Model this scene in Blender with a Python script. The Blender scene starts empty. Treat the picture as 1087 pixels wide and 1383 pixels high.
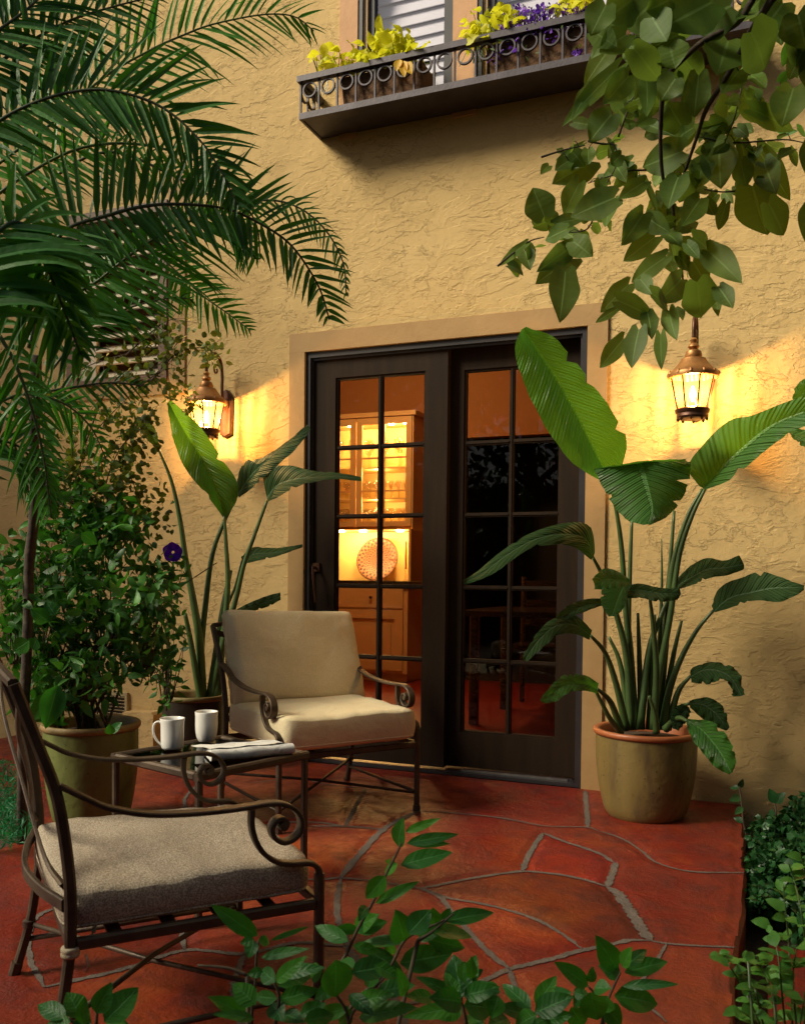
import bpy, math, random
import numpy as np
from mathutils import Vector, Matrix
random.seed(7)
R = math.radians
col = bpy.context.scene.collection
sc = bpy.context.scene

# ------------------------------------------------------------------ camera
LAMP_W, CAB_W, ROOM_W, SUN_S, SKY_S, EXPO = 19, 7, 40, 4.3, .055, 0.38
F = 1222.0; CX = 543.5; CY = 807.0; PW = 1087.0; PH = 1383.0
YAW = R(22.2); PIT = R(1.5); ROL = 0.010
CAM = Vector((0, -4.2, 0.992))
fw = Vector((-math.sin(YAW)*math.cos(PIT), math.cos(YAW)*math.cos(PIT), -math.sin(PIT)))
rt0 = Vector((math.cos(YAW), math.sin(YAW), 0)); up0 = rt0.cross(fw)
rt = rt0*math.cos(ROL) + up0*math.sin(ROL)
up = -rt0*math.sin(ROL) + up0*math.cos(ROL)
cam = bpy.data.cameras.new('camera'); camo = bpy.data.objects.new('camera', cam); col.objects.link(camo)
m = Matrix.Identity(4)
for i in range(3):
    m[i][0] = rt[i]; m[i][1] = up[i]; m[i][2] = -fw[i]; m[i][3] = CAM[i]
camo.matrix_world = m
cam.sensor_fit = 'VERTICAL'; cam.sensor_height = 36; cam.lens = F/PH*36
cam.shift_y = (CY - PH/2)/PH; cam.shift_x = 0
cam.clip_start = .02; cam.clip_end = 500
cam.dof.use_dof = True; cam.dof.focus_distance = 3.7; cam.dof.aperture_fstop = 9
sc.camera = camo

def ray(px, py): return fw + rt*((px-CX)/F) - up*((py-CY)/F)
def P(px, py, d): return CAM + ray(px, py)*d                 # a point at distance d along the view axis
def onz(px, py, z):
    d = ray(px, py); return CAM + d*((z-CAM.z)/d.z)
def ony(px, py, y):
    d = ray(px, py); return CAM + d*((y-CAM.y)/d.y)
SLOPE = .016                                                 # the patio falls away from the house
def floorz(y): return SLOPE*min(0, y)

# ------------------------------------------------------------------ materials
def newmat(name):
    m = bpy.data.materials.new(name); m.use_nodes = True
    nt = m.node_tree; b = nt.nodes['Principled BSDF']; return m, nt, b
def N(nt, t, **k):
    n = nt.nodes.new(t)
    for a, v in k.items(): setattr(n, a, v)
    return n
def ramp(nt, src, stops, interp='LINEAR'):
    r = N(nt, 'ShaderNodeValToRGB'); r.color_ramp.interpolation = interp
    e = r.color_ramp.elements
    while len(e) < len(stops): e.new(.5)
    for i, (p, c) in enumerate(stops):
        e[i].position = p; e[i].color = (c, c, c, 1) if isinstance(c, (int, float)) else (*c, 1)
    nt.links.new(src, r.inputs[0]); return r.outputs[0]
def noise(nt, scale, detail=4, rough=.5, dist=0, coord='Object', sc3=None):
    tc = N(nt, 'ShaderNodeTexCoord'); mp = N(nt, 'ShaderNodeMapping')
    if sc3: mp.inputs['Scale'].default_value = sc3
    nt.links.new(tc.outputs[coord], mp.inputs[0])
    n = N(nt, 'ShaderNodeTexNoise'); n.inputs['Scale'].default_value = scale
    n.inputs['Detail'].default_value = detail; n.inputs['Roughness'].default_value = rough
    n.inputs['Distortion'].default_value = dist
    nt.links.new(mp.outputs[0], n.inputs['Vector']); return n.outputs[0]
def math_(nt, op, a, b):
    n = N(nt, 'ShaderNodeMath', operation=op)
    for i, v in enumerate((a, b)):
        if isinstance(v, (int, float)): n.inputs[i].default_value = v
        else: nt.links.new(v, n.inputs[i])
    return n.outputs[0]
def mixc(nt, f, a, b, mode='MIX'):
    n = N(nt, 'ShaderNodeMix', data_type='RGBA', blend_type=mode)
    for s, v in ((n.inputs[0], f), (n.inputs[6], a), (n.inputs[7], b)):
        if isinstance(v, (int, float)): s.default_value = v
        elif isinstance(v, tuple): s.default_value = (*v, 1)
        else: nt.links.new(v, s)
    return n.outputs[2]
def bump(nt, b, h, dist=.002, strength=1):
    n = N(nt, 'ShaderNodeBump'); n.inputs['Distance'].default_value = dist; n.inputs['Strength'].default_value = strength
    nt.links.new(h, n.inputs['Height']); nt.links.new(n.outputs[0], b.inputs['Normal'])
def simple(name, c1, c2=None, scale=12, rough=.5, metal=0, bd=0, bscale=60, detail=5, sc3=None, spec=None, r2=None):
    m, nt, b = newmat(name)
    c2 = c2 or tuple(x*.75 for x in c1)
    n = noise(nt, scale, detail, .6, sc3=sc3)
    nt.links.new(ramp(nt, n, [(.32, c1), (.68, c2)]), b.inputs['Base Color'])
    b.inputs['Metallic'].default_value = metal
    if r2 is not None: nt.links.new(ramp(nt, n, [(.35, rough), (.65, r2)]), b.inputs['Roughness'])
    else: b.inputs['Roughness'].default_value = rough
    if spec is not None: b.inputs['Specular IOR Level'].default_value = spec
    if bd: bump(nt, b, noise(nt, bscale, 4), bd)
    return m
M = {}
# stucco: trowelled plateaus with broken edges
def stucco(name, c1, c2, d=.0062):
    m, nt, b = newmat(name)
    a = noise(nt, 3.4, 9, .60, .35, sc3=(1, 1, 2.3))
    st1 = ramp(nt, a, [(.450, 0), (.482, 1), (.62, .5)]); st2 = ramp(nt, a, [(.555, 0), (.585, 1), (.7, .5)])
    a2 = noise(nt, 7.5, 9, .66, .3, sc3=(1, 1, 2.0))
    msk = ramp(nt, noise(nt, 1.9, 3, .5), [(.42, .15), (.6, 1)])
    st3 = math_(nt, 'MULTIPLY', ramp(nt, a2, [(.515, 0), (.54, 1), (.68, .45)]), msk)
    fine = noise(nt, 130, 4, .7); mid = noise(nt, 32, 5, .65, .5)
    m1 = ramp(nt, noise(nt, 3.1, 4, .6, .5), [(.40, .12), (.56, 1)]); m2 = ramp(nt, noise(nt, 4.3, 4, .6, .9), [(.44, .1), (.58, 1)])
    h = math_(nt, 'ADD', math_(nt, 'MULTIPLY', math_(nt, 'MULTIPLY', st1, m1), .42), math_(nt, 'MULTIPLY', math_(nt, 'MULTIPLY', st2, m2), .42))
    h = math_(nt, 'ADD', h, math_(nt, 'MULTIPLY', st3, .45))
    h = math_(nt, 'ADD', h, math_(nt, 'MULTIPLY', fine, .13))
    h = math_(nt, 'ADD', h, math_(nt, 'MULTIPLY', mid, .40))
    bump(nt, b, h, d)
    big = noise(nt, 1.3, 4, .6)
    c = ramp(nt, big, [(.35, c1), (.68, c2)])
    c = mixc(nt, math_(nt, 'MULTIPLY', ramp(nt, mid, [(.35, 0), (.75, 1)]), .25), c, tuple(x*.72 for x in c1))
    sta = noise(nt, 2.2, 6, .7, .3, sc3=(1, 1, .35))
    c = mixc(nt, math_(nt, 'MULTIPLY', ramp(nt, sta, [(.52, 0), (.72, 1)]), .35), c, (c1[0]*.66, c1[1]*.62, c1[2]*.6))
    c = mixc(nt, math_(nt, 'MULTIPLY', ramp(nt, noise(nt, 6, 5, .65), [(.55, 0), (.75, 1)]), .3), c, (min(1, c1[0]*1.18), min(1, c1[1]*1.2), min(1, c1[2]*1.3)))
    nt.links.new(c, b.inputs['Base Color']); b.inputs['Roughness'].default_value = .85
    b.inputs['Specular IOR Level'].default_value = .25
    return m
M['stucco'] = stucco('stucco', (.64, .445, .198), (.56, .38, .158))
M['trim'] = simple('trim', (.42, .255, .10), (.36, .21, .08), 5, .75, bd=.0016, bscale=45)
M['trimup'] = simple('trimup', (.60, .33, .17), (.52, .28, .14), 5, .75, bd=.0016, bscale=45)
M['door'] = simple('doorpaint', (.018, .011, .007), (.028, .016, .009), 4, .6, bd=.0004, bscale=90, sc3=(6, 6, .6), spec=.1)
M['doorframe'] = simple('frame', (.035, .03, .033), (.02, .017, .02), 6, .4)
M['iron'] = simple('iron', (.055, .038, .028), (.115, .08, .052), 16, .42, .55, bd=.0009, bscale=120, r2=.62)
M['railiron'] = simple('railiron', (.075, .062, .075), (.045, .037, .045), 14, .5, .3, bd=.0006, bscale=90)
M['bronze'] = simple('bronze', (.13, .055, .03), (.07, .03, .018), 20, .42, .6, bd=.0012, bscale=60)
M['metal'] = simple('sill', (.55, .53, .5), (.35, .34, .33), 20, .3, .9)
M['mug'] = simple('ceramic', (.78, .76, .72), (.74, .72, .68), 3, .16)
M['soil'] = simple('soil', (.03, .018, .01), (.07, .04, .022), 40, .95, bd=.01, bscale=40)
M['coir'] = simple('coir', (.22, .11, .05), (.12, .06, .03), 30, .9, bd=.004, bscale=80, sc3=(1, 1, 4))
M['bark'] = simple('bark', (.075, .052, .036), (.03, .022, .016), 30, .9, bd=.003, bscale=60)
M['twig'] = simple('twig', (.045, .03, .022), (.10, .075, .04), 30, .8, bd=.001, bscale=90)
M['shutter'] = simple('shutterwood', (.62, .52, .38), (.55, .45, .32), 4, .5)
M['brownwood'] = simple('brownwood', (.16, .075, .035), (.10, .045, .022), 6, .5, sc3=(1, 1, 6))
M['blind'] = simple('blind', (.86, .82, .88), (.82, .78, .84), 3, .6)
M['cream'] = simple('cream', (.62, .37, .16), (.56, .33, .14), 3, .45)
M['creamlit'] = simple('creamlit', (.82, .60, .24), (.78, .56, .22), 3, .5)  # yellower copy of the cream; the cabinet's glow is put into the colour
M['orange'] = simple('orangewall', (.42, .17, .055), (.38, .145, .045), 2, .8)
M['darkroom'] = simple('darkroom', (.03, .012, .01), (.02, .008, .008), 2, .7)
M['redfloor'] = simple('redfloor', (.22, .02, .012), (.14, .012, .008), 5, .35)
M['counter'] = simple('counter', (.02, .014, .012), None, 5, .2)
M['curtain'] = simple('curtain', (.35, .03, .02), (.22, .02, .015), 8, .8, sc3=(10, 10, .5))
M['wax'] = simple('wax', (.75, .3, .08), None, 5, .4)
M['darkwood'] = simple('darkwood', (.035, .012, .008), (.02, .008, .005), 6, .25, sc3=(1, 6, 6))
M['vent'] = simple('ventpaint', (.42, .33, .17), (.36, .28, .14), 6, .7)
M['rope'] = simple('rope', (.5, .42, .3), (.35, .28, .18), 60, .9, bd=.002, bscale=200)
# flagstone
m, nt, b = newmat('flagstone')
n1 = noise(nt, 1.7, 6, .62, .5); n2 = noise(nt, 9, 7, .7, .3); n3 = noise(nt, 90, 4, .6); n4 = noise(nt, 3.3, 3, .5, .2)
c = ramp(nt, n1, [(.30, (.115, .009, .008)), (.45, (.165, .014, .009)), (.58, (.23, .030, .011)), (.74, (.31, .062, .016))])
c = mixc(nt, math_(nt, 'MULTIPLY', ramp(nt, n2, [(.45, 0), (.66, 1)]), .72), c, (.065, .014, .012))
c = mixc(nt, math_(nt, 'MULTIPLY', ramp(nt, n4, [(.5, 0), (.7, 1)]), .45), c, (.20, .028, .018))
at = N(nt, 'ShaderNodeAttribute'); at.attribute_name = 'tint'
c = mixc(nt, 1.0, c, at.outputs['Color'], 'MULTIPLY')
nt.links.new(c, b.inputs['Base Color'])
nt.links.new(ramp(nt, n2, [(.3, .27), (.7, .6)]), b.inputs['Roughness']); b.inputs['Specular IOR Level'].default_value = .3
h = math_(nt, 'ADD', math_(nt, 'MULTIPLY', n2, .7), math_(nt, 'MULTIPLY', n3, .12))
bump(nt, b, math_(nt, 'ADD', h, math_(nt, 'MULTIPLY', n4, .8)), .016); M['stone'] = m
M['mortar'] = simple('mortar', (.13, .105, .088), (.08, .064, .055), 14, .9, bd=.004, bscale=90)
# glazed pots
def glaze(name, base, drip, rust, sc_=5):
    m, nt, b = newmat(name)
    n1 = noise(nt, sc_*1.8, 5, .6, .4, sc3=(1, 1, .28)); n2 = noise(nt, 70, 3, .5)
    c = ramp(nt, n1, [(.40, base), (.55, tuple(x*.85 for x in base)), (.68, drip)])
    c = mixc(nt, ramp(nt, n2, [(.66, 0), (.72, 1)]), c, rust)
    nt.links.new(c, b.inputs['Base Color']); b.inputs['Roughness'].default_value = .38
    bump(nt, b, noise(nt, 26, 4), .003); return m
M['glazeR'] = glaze('glaze_olive', (.21, .15, .05), (.09, .06, .035), (.05, .03, .015), 3.2)
M['glazeL'] = glaze('glaze_green', (.15, .17, .05), (.10, .115, .035), (.07, .07, .02))
M['glazeD'] = glaze('glaze_dark', (.03, .022, .014), (.02, .014, .01), (.01, .01, .01))
M['terra'] = simple('terracotta_rim', (.42, .13, .045), (.32, .09, .03), 9, .45, bd=.002, bscale=30)
M['rimL'] = simple('rust_rim', (.26, .15, .06), (.18, .16, .05), 9, .6, bd=.004, bscale=30)
# fabrics
def fabric(name, c1, c2, dots, sc_, blot, ds=.5):
    m, nt, b = newmat(name)
    c = ramp(nt, noise(nt, 5, 4, .6), [(.35, c1), (.7, c2)])
    c = mixc(nt, math_(nt, 'MULTIPLY', ramp(nt, noise(nt, 3.1, 5, .7, .3), [(.52, 0), (.7, 1)]), .35), c, blot)
    sp = ramp(nt, noise(nt, sc_, 2, .6, 0), [(.47, 1), (.55, 0)])
    c = mixc(nt, math_(nt, 'MULTIPLY', sp, ds), c, dots)
    nt.links.new(c, b.inputs['Base Color']); b.inputs['Roughness'].default_value = .95
    b.inputs['Specular IOR Level'].default_value = .1
    b.inputs['Sheen Weight'].default_value = .05
    h = math_(nt, 'ADD', math_(nt, 'MULTIPLY', noise(nt, sc_*.9, 3), .25), math_(nt, 'MULTIPLY', noise(nt, 9, 3, .5, .4), 1.6))
    bump(nt, b, h, .006); return m
M['beige'] = fabric('fabric_beige', (.84, .73, .49), (.78, .66, .42), (.55, .45, .27), 330, (.62, .53, .37), .4)
M['taupe'] = fabric('fabric_taupe', (.58, .49, .38), (.52, .43, .32), (.16, .125, .09), 300, (.46, .39, .30), .7)
# glass
def thin_glass(name, tint, ior, rough=.0):
    m = bpy.data.materials.new(name); m.use_nodes = True; nt = m.node_tree; nt.nodes.clear()
    o = N(nt, 'ShaderNodeOutputMaterial'); mx = N(nt, 'ShaderNodeMixShader')
    t = N(nt, 'ShaderNodeBsdfTransparent'); t.inputs[0].default_value = (*tint, 1)
    g = N(nt, 'ShaderNodeBsdfGlossy'); g.inputs['Roughness'].default_value = rough
    ge = N(nt, 'ShaderNodeNewGeometry'); dt = N(nt, 'ShaderNodeVectorMath', operation='DOT_PRODUCT')
    nt.links.new(ge.outputs['Normal'], dt.inputs[0]); nt.links.new(ge.outputs['Incoming'], dt.inputs[1])
    f0 = ((ior-1)/(ior+1))**2
    q = math_(nt, 'POWER', math_(nt, 'SUBTRACT', 1.0, math_(nt, 'ABSOLUTE', dt.outputs['Value'], 0)), 5)
    nt.links.new(math_(nt, 'ADD', math_(nt, 'MULTIPLY', q, 1-f0), f0), mx.inputs[0]); nt.links.new(t.outputs[0], mx.inputs[1]); nt.links.new(g.outputs[0], mx.inputs[2])
    nt.links.new(mx.outputs[0], o.inputs[0]); return m
M['glass'] = thin_glass('window_glass', (.95, .95, .94), 1.45, .003)
M['upglass'] = thin_glass('reflective_glass', (.97, .97, 1), 2.6, .004)
M['stemware'] = thin_glass('stemware', (.93, .9, .86), 1.5, .05)
M['tableglass'] = thin_glass('table_glass', (.20, .18, .15), 1.7, .03)
# lantern pane: amber, seeded; stripes put into the tint to cast wall streaks
m = bpy.data.materials.new('lantern_glass'); m.use_nodes = True; nt = m.node_tree; nt.nodes.clear()
o = N(nt, 'ShaderNodeOutputMaterial'); mx = N(nt, 'ShaderNodeMixShader'); mx2 = N(nt, 'ShaderNodeMixShader')
t = N(nt, 'ShaderNodeBsdfTransparent'); tc = N(nt, 'ShaderNodeTexCoord'); wv = N(nt, 'ShaderNodeTexWave')
wv.inputs['Scale'].default_value = 9; wv.inputs['Distortion'].default_value = 1.2; wv.inputs['Detail'].default_value = 2; wv.inputs['Detail Scale'].default_value = .6
nt.links.new(tc.outputs['UV'], wv.inputs[0])
nt.links.new(ramp(nt, wv.outputs[1], [(.25, (.62, .36, .13)), (.5, (.86, .62, .32)), (.8, (1, .9, .66))]), t.inputs[0])
tr = N(nt, 'ShaderNodeBsdfTranslucent'); tr.inputs[0].default_value = (1, .62, .2, 1)
g = N(nt, 'ShaderNodeBsdfGlossy'); g.inputs['Roughness'].default_value = .1
mx.inputs[0].default_value = .045; mx2.inputs[0].default_value = .06
nt.links.new(t.outputs[0], mx.inputs[1]); nt.links.new(tr.outputs[0], mx.inputs[2])
nt.links.new(mx.outputs[0], mx2.inputs[1]); nt.links.new(g.outputs[0], mx2.inputs[2]); nt.links.new(mx2.outputs[0], o.inputs[0])
M['amber'] = m
def emit(name, c, s):
    m = bpy.data.materials.new(name); m.use_nodes = True; nt = m.node_tree; nt.nodes.clear()
    o = N(nt, 'ShaderNodeOutputMaterial'); e = N(nt, 'ShaderNodeEmission'); e.inputs[0].default_value = (*c, 1); e.inputs[1].default_value = s
    nt.links.new(e.outputs[0], o.inputs[0]); return m
M['bulb'] = emit('bulb', (1, .74, .36), 45)
M['puck'] = emit('puck', (1, .7, .3), 25)
# leaves
def leafmat(name, c1, c2, c3=None, rough=.4, trans=.25, tcol=None, ribs=0, rd=.0015, spec=.32, rib_n=60):
    m, nt, b = newmat(name)
    geo = N(nt, 'ShaderNodeNewGeometry')
    rnd = geo.outputs['Random Per Island']
    st = [(.0, c1), (.6, c2)] + ([(.95, c3)] if c3 else [])
    c = ramp(nt, rnd, st)
    c = mixc(nt, math_(nt, 'MULTIPLY', ramp(nt, noise(nt, 9, 3), [(.4, 0), (.7, 1)]), .3), c, tuple(x*.6 for x in c2))
    if ribs:
        tcn = N(nt, 'ShaderNodeTexCoord'); sp = N(nt, 'ShaderNodeSeparateXYZ'); nt.links.new(tcn.outputs['UV'], sp.inputs[0])
        au = math_(nt, 'ABSOLUTE', math_(nt, 'SUBTRACT', sp.outputs[0], .5), 0)   # 0 midrib .. .5 edge
        v = math_(nt, 'ADD', sp.outputs[1], math_(nt, 'MULTIPLY', au, -.35 if ribs == 1 else .0))
        s = math_(nt, 'SINE', math_(nt, 'MULTIPLY', v, rib_n*2*math.pi/2), 0)
        s2 = math_(nt, 'SINE', math_(nt, 'MULTIPLY', v, rib_n*.37*2*math.pi/2), 0)
        mid = ramp(nt, au, [(.0, 1), (.022, .9), (.035, 0)])
        c = mixc(nt, math_(nt, 'MULTIPLY', mid, .8), c, tuple(min(1, x*1.9+.06) for x in c2))
        c = mixc(nt, math_(nt, 'MULTIPLY', ramp(nt, s, [(.55, 0), (1, 1)]), .10), c, tuple(min(1, x*1.9+.01) for x in c2))
        hh = math_(nt, 'ADD', math_(nt, 'MULTIPLY', s, .5), math_(nt, 'ADD', math_(nt, 'MULTIPLY', s2, .8), math_(nt, 'MULTIPLY', mid, 1.5)))
        bump(nt, b, hh, rd)
    else:
        bump(nt, b, noise(nt, 60, 3), .0015)
    nt.links.new(c, b.inputs['Base Color']); b.inputs['Roughness'].default_value = rough
    b.inputs['Specular IOR Level'].default_value = spec
    o = [n for n in nt.nodes if n.type == 'OUTPUT_MATERIAL'][0]
    t = N(nt, 'ShaderNodeBsdfTranslucent'); mx = N(nt, 'ShaderNodeMixShader'); mx.inputs[0].default_value = trans
    tc_ = mixc(nt, 1.0, c, tcol or (1, 1, .35), 'MULTIPLY'); tc2 = mixc(nt, .6, tc_, tcol or tuple(min(1, x*2.0) for x in c2))
    nt.links.new(tc2, t.inputs[0]); nt.links.new(b.outputs[0], mx.inputs[1]); nt.links.new(t.outputs[0], mx.inputs[2])
    nt.links.new(mx.outputs[0], o.inputs[0]); return m
M['strelR'] = leafmat('broad_leaf', (.055, .15, .035), (.05, .14, .03), None, .34, .34, (.16, .45, .03), ribs=1, rd=.004)
M['strelBright'] = leafmat('bright_broad_leaf', (.065, .22, .035), (.075, .25, .04), None, .3, .36, (.20, .56, .05), ribs=1, rd=.004, rib_n=80)
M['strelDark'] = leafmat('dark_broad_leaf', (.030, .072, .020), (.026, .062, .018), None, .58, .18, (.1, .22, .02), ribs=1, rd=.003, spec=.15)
M['stalk'] = simple('stalk', (.075, .14, .035), (.05, .085, .03), 10, .4)
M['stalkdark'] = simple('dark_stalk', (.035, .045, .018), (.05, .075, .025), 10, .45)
M['palm'] = leafmat('palm_leaf_shaded', (.024, .085, .018), (.042, .145, .026), (.07, .21, .035), .4, .24, (.1, .36, .02))  # darker palm leaf; shade of the backlit fronds is put into its colour
M['palmbright'] = leafmat('palm_leaf_bright', (.04, .16, .03), (.05, .20, .035), (.08, .26, .04), .45, .35, (.15, .5, .04))
M['brass'] = simple('brass', (.42, .20, .06), (.25, .10, .03), 20, .45, .5, bd=.0012, bscale=60)
M['palmgreen'] = leafmat('palm_leaf_green', (.045, .17, .025), (.06, .22, .035), (.09, .28, .04), .4, .38, (.1, .4, .02))
M['shrub'] = leafmat('shrub_leaf', (.022, .075, .016), (.045, .16, .026), (.09, .27, .04), .45, .3, (.08, .3, .02))
M['vine'] = leafmat('vine_leaf', (.045, .075, .016), (.075, .125, .026), (.15, .22, .05), .5, .35, (.25, .3, .03))
M['redbud'] = leafmat('heart_leaf', (.055, .10, .018), (.08, .15, .024), (.12, .20, .03), .55, .38, (.3, .45, .05), ribs=2, rd=.00015, rib_n=12)
M['laurel'] = leafmat('front_leaf', (.015, .085, .018), (.025, .14, .022), (.06, .22, .02), .42, .3, (.1, .5, .03), ribs=1, rd=.0003, rib_n=16)
M['ivy'] = leafmat('ivy_leaf', (.01, .04, .012), (.018, .075, .02), (.03, .11, .03), .4, .15, (.05, .2, .03))
M['sprig'] = leafmat('sprig_leaf', (.06, .19, .03), (.08, .25, .035), (.12, .32, .05), .5, .35, (.2, .5, .05))
M['teal'] = leafmat('fern_leaf', (.01, .12, .05), (.015, .16, .06), (.02, .2, .07), .5, .3, (.03, .4, .1))
M['coleus'] = leafmat('lime_leaf', (.62, .60, .02), (.75, .68, .02), (.45, .55, .03), .5, .45, (.95, .95, .05))
M['yellowleaf'] = leafmat('yellow_leaf', (.75, .42, .03), (.75, .45, .03), None, .5, .4, (1, .6, .05))
M['purple'] = leafmat('purple_petal', (.13, .04, .38), (.18, .06, .45), (.28, .1, .55), .6, .3, (.3, .1, .8))
M['violet'] = leafmat('violet_petal', (.16, .02, .9), (.22, .03, .95), None, .6, .3, (.2, .03, .9))
M['garden'] = leafmat('garden_leaf', (.01, .03, .008), (.02, .06, .015), (.03, .08, .02), .6, .15, (.05, .2, .01))
# newspaper
m, nt, b = newmat('newsprint')
tcn = N(nt, 'ShaderNodeTexCoord'); mp = N(nt, 'ShaderNodeMapping'); mp.inputs['Scale'].default_value = (1, 1, 1)
nt.links.new(tcn.outputs['UV'], mp.inputs[0])
bk = N(nt, 'ShaderNodeTexBrick'); nt.links.new(mp.outputs[0], bk.inputs[0]); bk.inputs['Scale'].default_value = 6
bk.inputs['Mortar Size'].default_value = .03; bk.inputs['Brick Width'].default_value = .9; bk.inputs['Row Height'].default_value = .5
wv = N(nt, 'ShaderNodeTexWave', bands_direction='Y'); wv.inputs['Scale'].default_value = 22; wv.inputs['Distortion'].default_value = .5
nt.links.new(mp.outputs[0], wv.inputs[0])
ln = ramp(nt, wv.outputs[1], [(.45, 0), (.6, 1)])
blk = ramp(nt, noise(nt, 5, 2, .5, 0, 'UV'), [(.50, 0), (.54, 1)])
pic = ramp(nt, noise(nt, 3.2, 1, .5, .6, 'UV'), [(.57, 0), (.6, 1)])
c = mixc(nt, math_(nt, 'MULTIPLY', math_(nt, 'MULTIPLY', ln, blk), .35), (.72, .70, .66), (.3, .3, .3))
c = mixc(nt, math_(nt, 'MULTIPLY', pic, .55), c, (.33, .33, .34))
nt.links.new(c, b.inputs['Base Color']); b.inputs['Roughness'].default_value = .85; M['news'] = m
# carved plate
m, nt, b = newmat('carved_plate')
tcn = N(nt, 'ShaderNodeTexCoord'); sp = N(nt, 'ShaderNodeSeparateXYZ'); nt.links.new(tcn.outputs['UV'], sp.inputs[0])
rr = sp.outputs[1]; aa = sp.outputs[0]
ring = math_(nt, 'SINE', math_(nt, 'MULTIPLY', rr, 62), 0); pet = math_(nt, 'SINE', math_(nt, 'MULTIPLY', aa, 2*math.pi*24), 0)
pp = ramp(nt, math_(nt, 'MULTIPLY', ring, pet), [(.0, 0), (.25, 1)])
nt.links.new(mixc(nt, pp, (.26, .09, .035), (.03, .010, .006)), b.inputs['Base Color']); b.inputs['Roughness'].default_value = .5
bump(nt, b, pp, .004); M['plate'] = m

# ------------------------------------------------------------------ mesh builder
class MB:
    def __init__(s): s.v = []; s.f = []; s.uv = []
    def add(s, vs, fs, uvs=None):
        o = len(s.v); s.v += [tuple(x) for x in vs]; s.f += [tuple(o+i for i in f) for f in fs]
        s.uv += (uvs if uvs else [(0, 0)]*len(vs))
    def box(s, x0, y0, z0, x1, y1, z1, M4=None, ch=0):
        a = [(x, y, z) for z in (z0, z1) for y in (y0, y1) for x in (x0, x1)]
        if M4: a = [M4 @ Vector(p) for p in a]
        s.add(a, [(0, 2, 3, 1), (4, 5, 7, 6), (0, 1, 5, 4), (2, 6, 7, 3), (0, 4, 6, 2), (1, 3, 7, 5)])
    def tube(s, pts, r, n=8, cap=True):
        pts = [Vector(p) for p in pts]; k = len(pts)
        rs = r if isinstance(r, (list, tuple)) else [r]*k
        vs = []; t0 = None; nrm = None
        for i, p in enumerate(pts):
            t = (pts[min(i+1, k-1)] - pts[max(i-1, 0)])
            t = t.normalized() if t.length > 1e-9 else Vector((0, 0, 1))
            if nrm is None:
                nrm = t.orthogonal().normalized()
            else:
                nrm = (nrm - t*nrm.dot(t)); nrm = nrm.normalized() if nrm.length > 1e-6 else t.orthogonal().normalized()
            b = t.cross(nrm)
            for j in range(n):
                a = 2*math.pi*j/n; vs.append(p + (nrm*math.cos(a) + b*math.sin(a))*rs[i])
        fs = [(i*n+j, i*n+(j+1) % n, (i+1)*n+(j+1) % n, (i+1)*n+j) for i in range(k-1) for j in range(n)]
        if cap: fs += [tuple(range(n))[::-1], tuple((k-1)*n+j for j in range(n))]
        s.add(vs, fs)
    def bar(s, pts, w, t, lat=Vector((1, 0, 0)), ch=.22):
        # flat bar: w along lat, t across it; chamfered section
        pts = [Vector(p) for p in pts]; k = len(pts); vs = []
        c = min(w, t)*ch
        sec = [(-w/2+c, -t/2), (w/2-c, -t/2), (w/2, -t/2+c), (w/2, t/2-c), (w/2-c, t/2), (-w/2+c, t/2), (-w/2, t/2-c), (-w/2, -t/2+c)]
        for i, p in enumerate(pts):
            tg = (pts[min(i+1, k-1)] - pts[max(i-1, 0)]).normalized()
            la = (lat - tg*lat.dot(tg)).normalized(); nn = tg.cross(la)
            tt = t if not isinstance(t, list) else t[i]
            for a, b in sec: vs.append(p + la*a + nn*b)
        fs = [(i*8+j, i*8+(j+1) % 8, (i+1)*8+(j+1) % 8, (i+1)*8+j) for i in range(k-1) for j in range(8)]
        fs += [tuple(range(8))[::-1], tuple((k-1)*8+j for j in range(8))]
        s.add(vs, fs)
    def lathe(s, prof, c=(0, 0, 0), n=32, wob=0, M4=None, sq=None):
        vs = []; uv = []
        for i, (r, z) in enumerate(prof):
            for j in range(n):
                a = 2*math.pi*j/n; q = r*(1 + wob*math.sin(3*a+z*9)*.5 + wob*math.sin(5*a+2)*.3)
                p = Vector((c[0]+q*math.cos(a), c[1]+q*math.sin(a), c[2]+z))
                vs.append(M4 @ p if M4 else p); uv.append((j/n, i/max(1, len(prof)-1)))
        fs = [(i*n+j, i*n+(j+1) % n, (i+1)*n+(j+1) % n, (i+1)*n+j) for i in range(len(prof)-1) for j in range(n)]
        if prof[0][0] > 1e-5: fs.append(tuple(range(n))[::-1])
        if prof[-1][0] > 1e-5: fs.append(tuple((len(prof)-1)*n+j for j in range(n)))
        s.add(vs, fs, uv)
    def grid(s, rows, uvs=None):
        k = len(rows); n = len(rows[0])
        vs = [p for r in rows for p in r]
        fs = [(i*n+j, i*n+j+1, (i+1)*n+j+1, (i+1)*n+j) for i in range(k-1) for j in range(n-1)]
        uv = [(j/(n-1), i/(k-1)) for i in range(k) for j in range(n)]
        s.add(vs, fs, uvs or uv)
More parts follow.
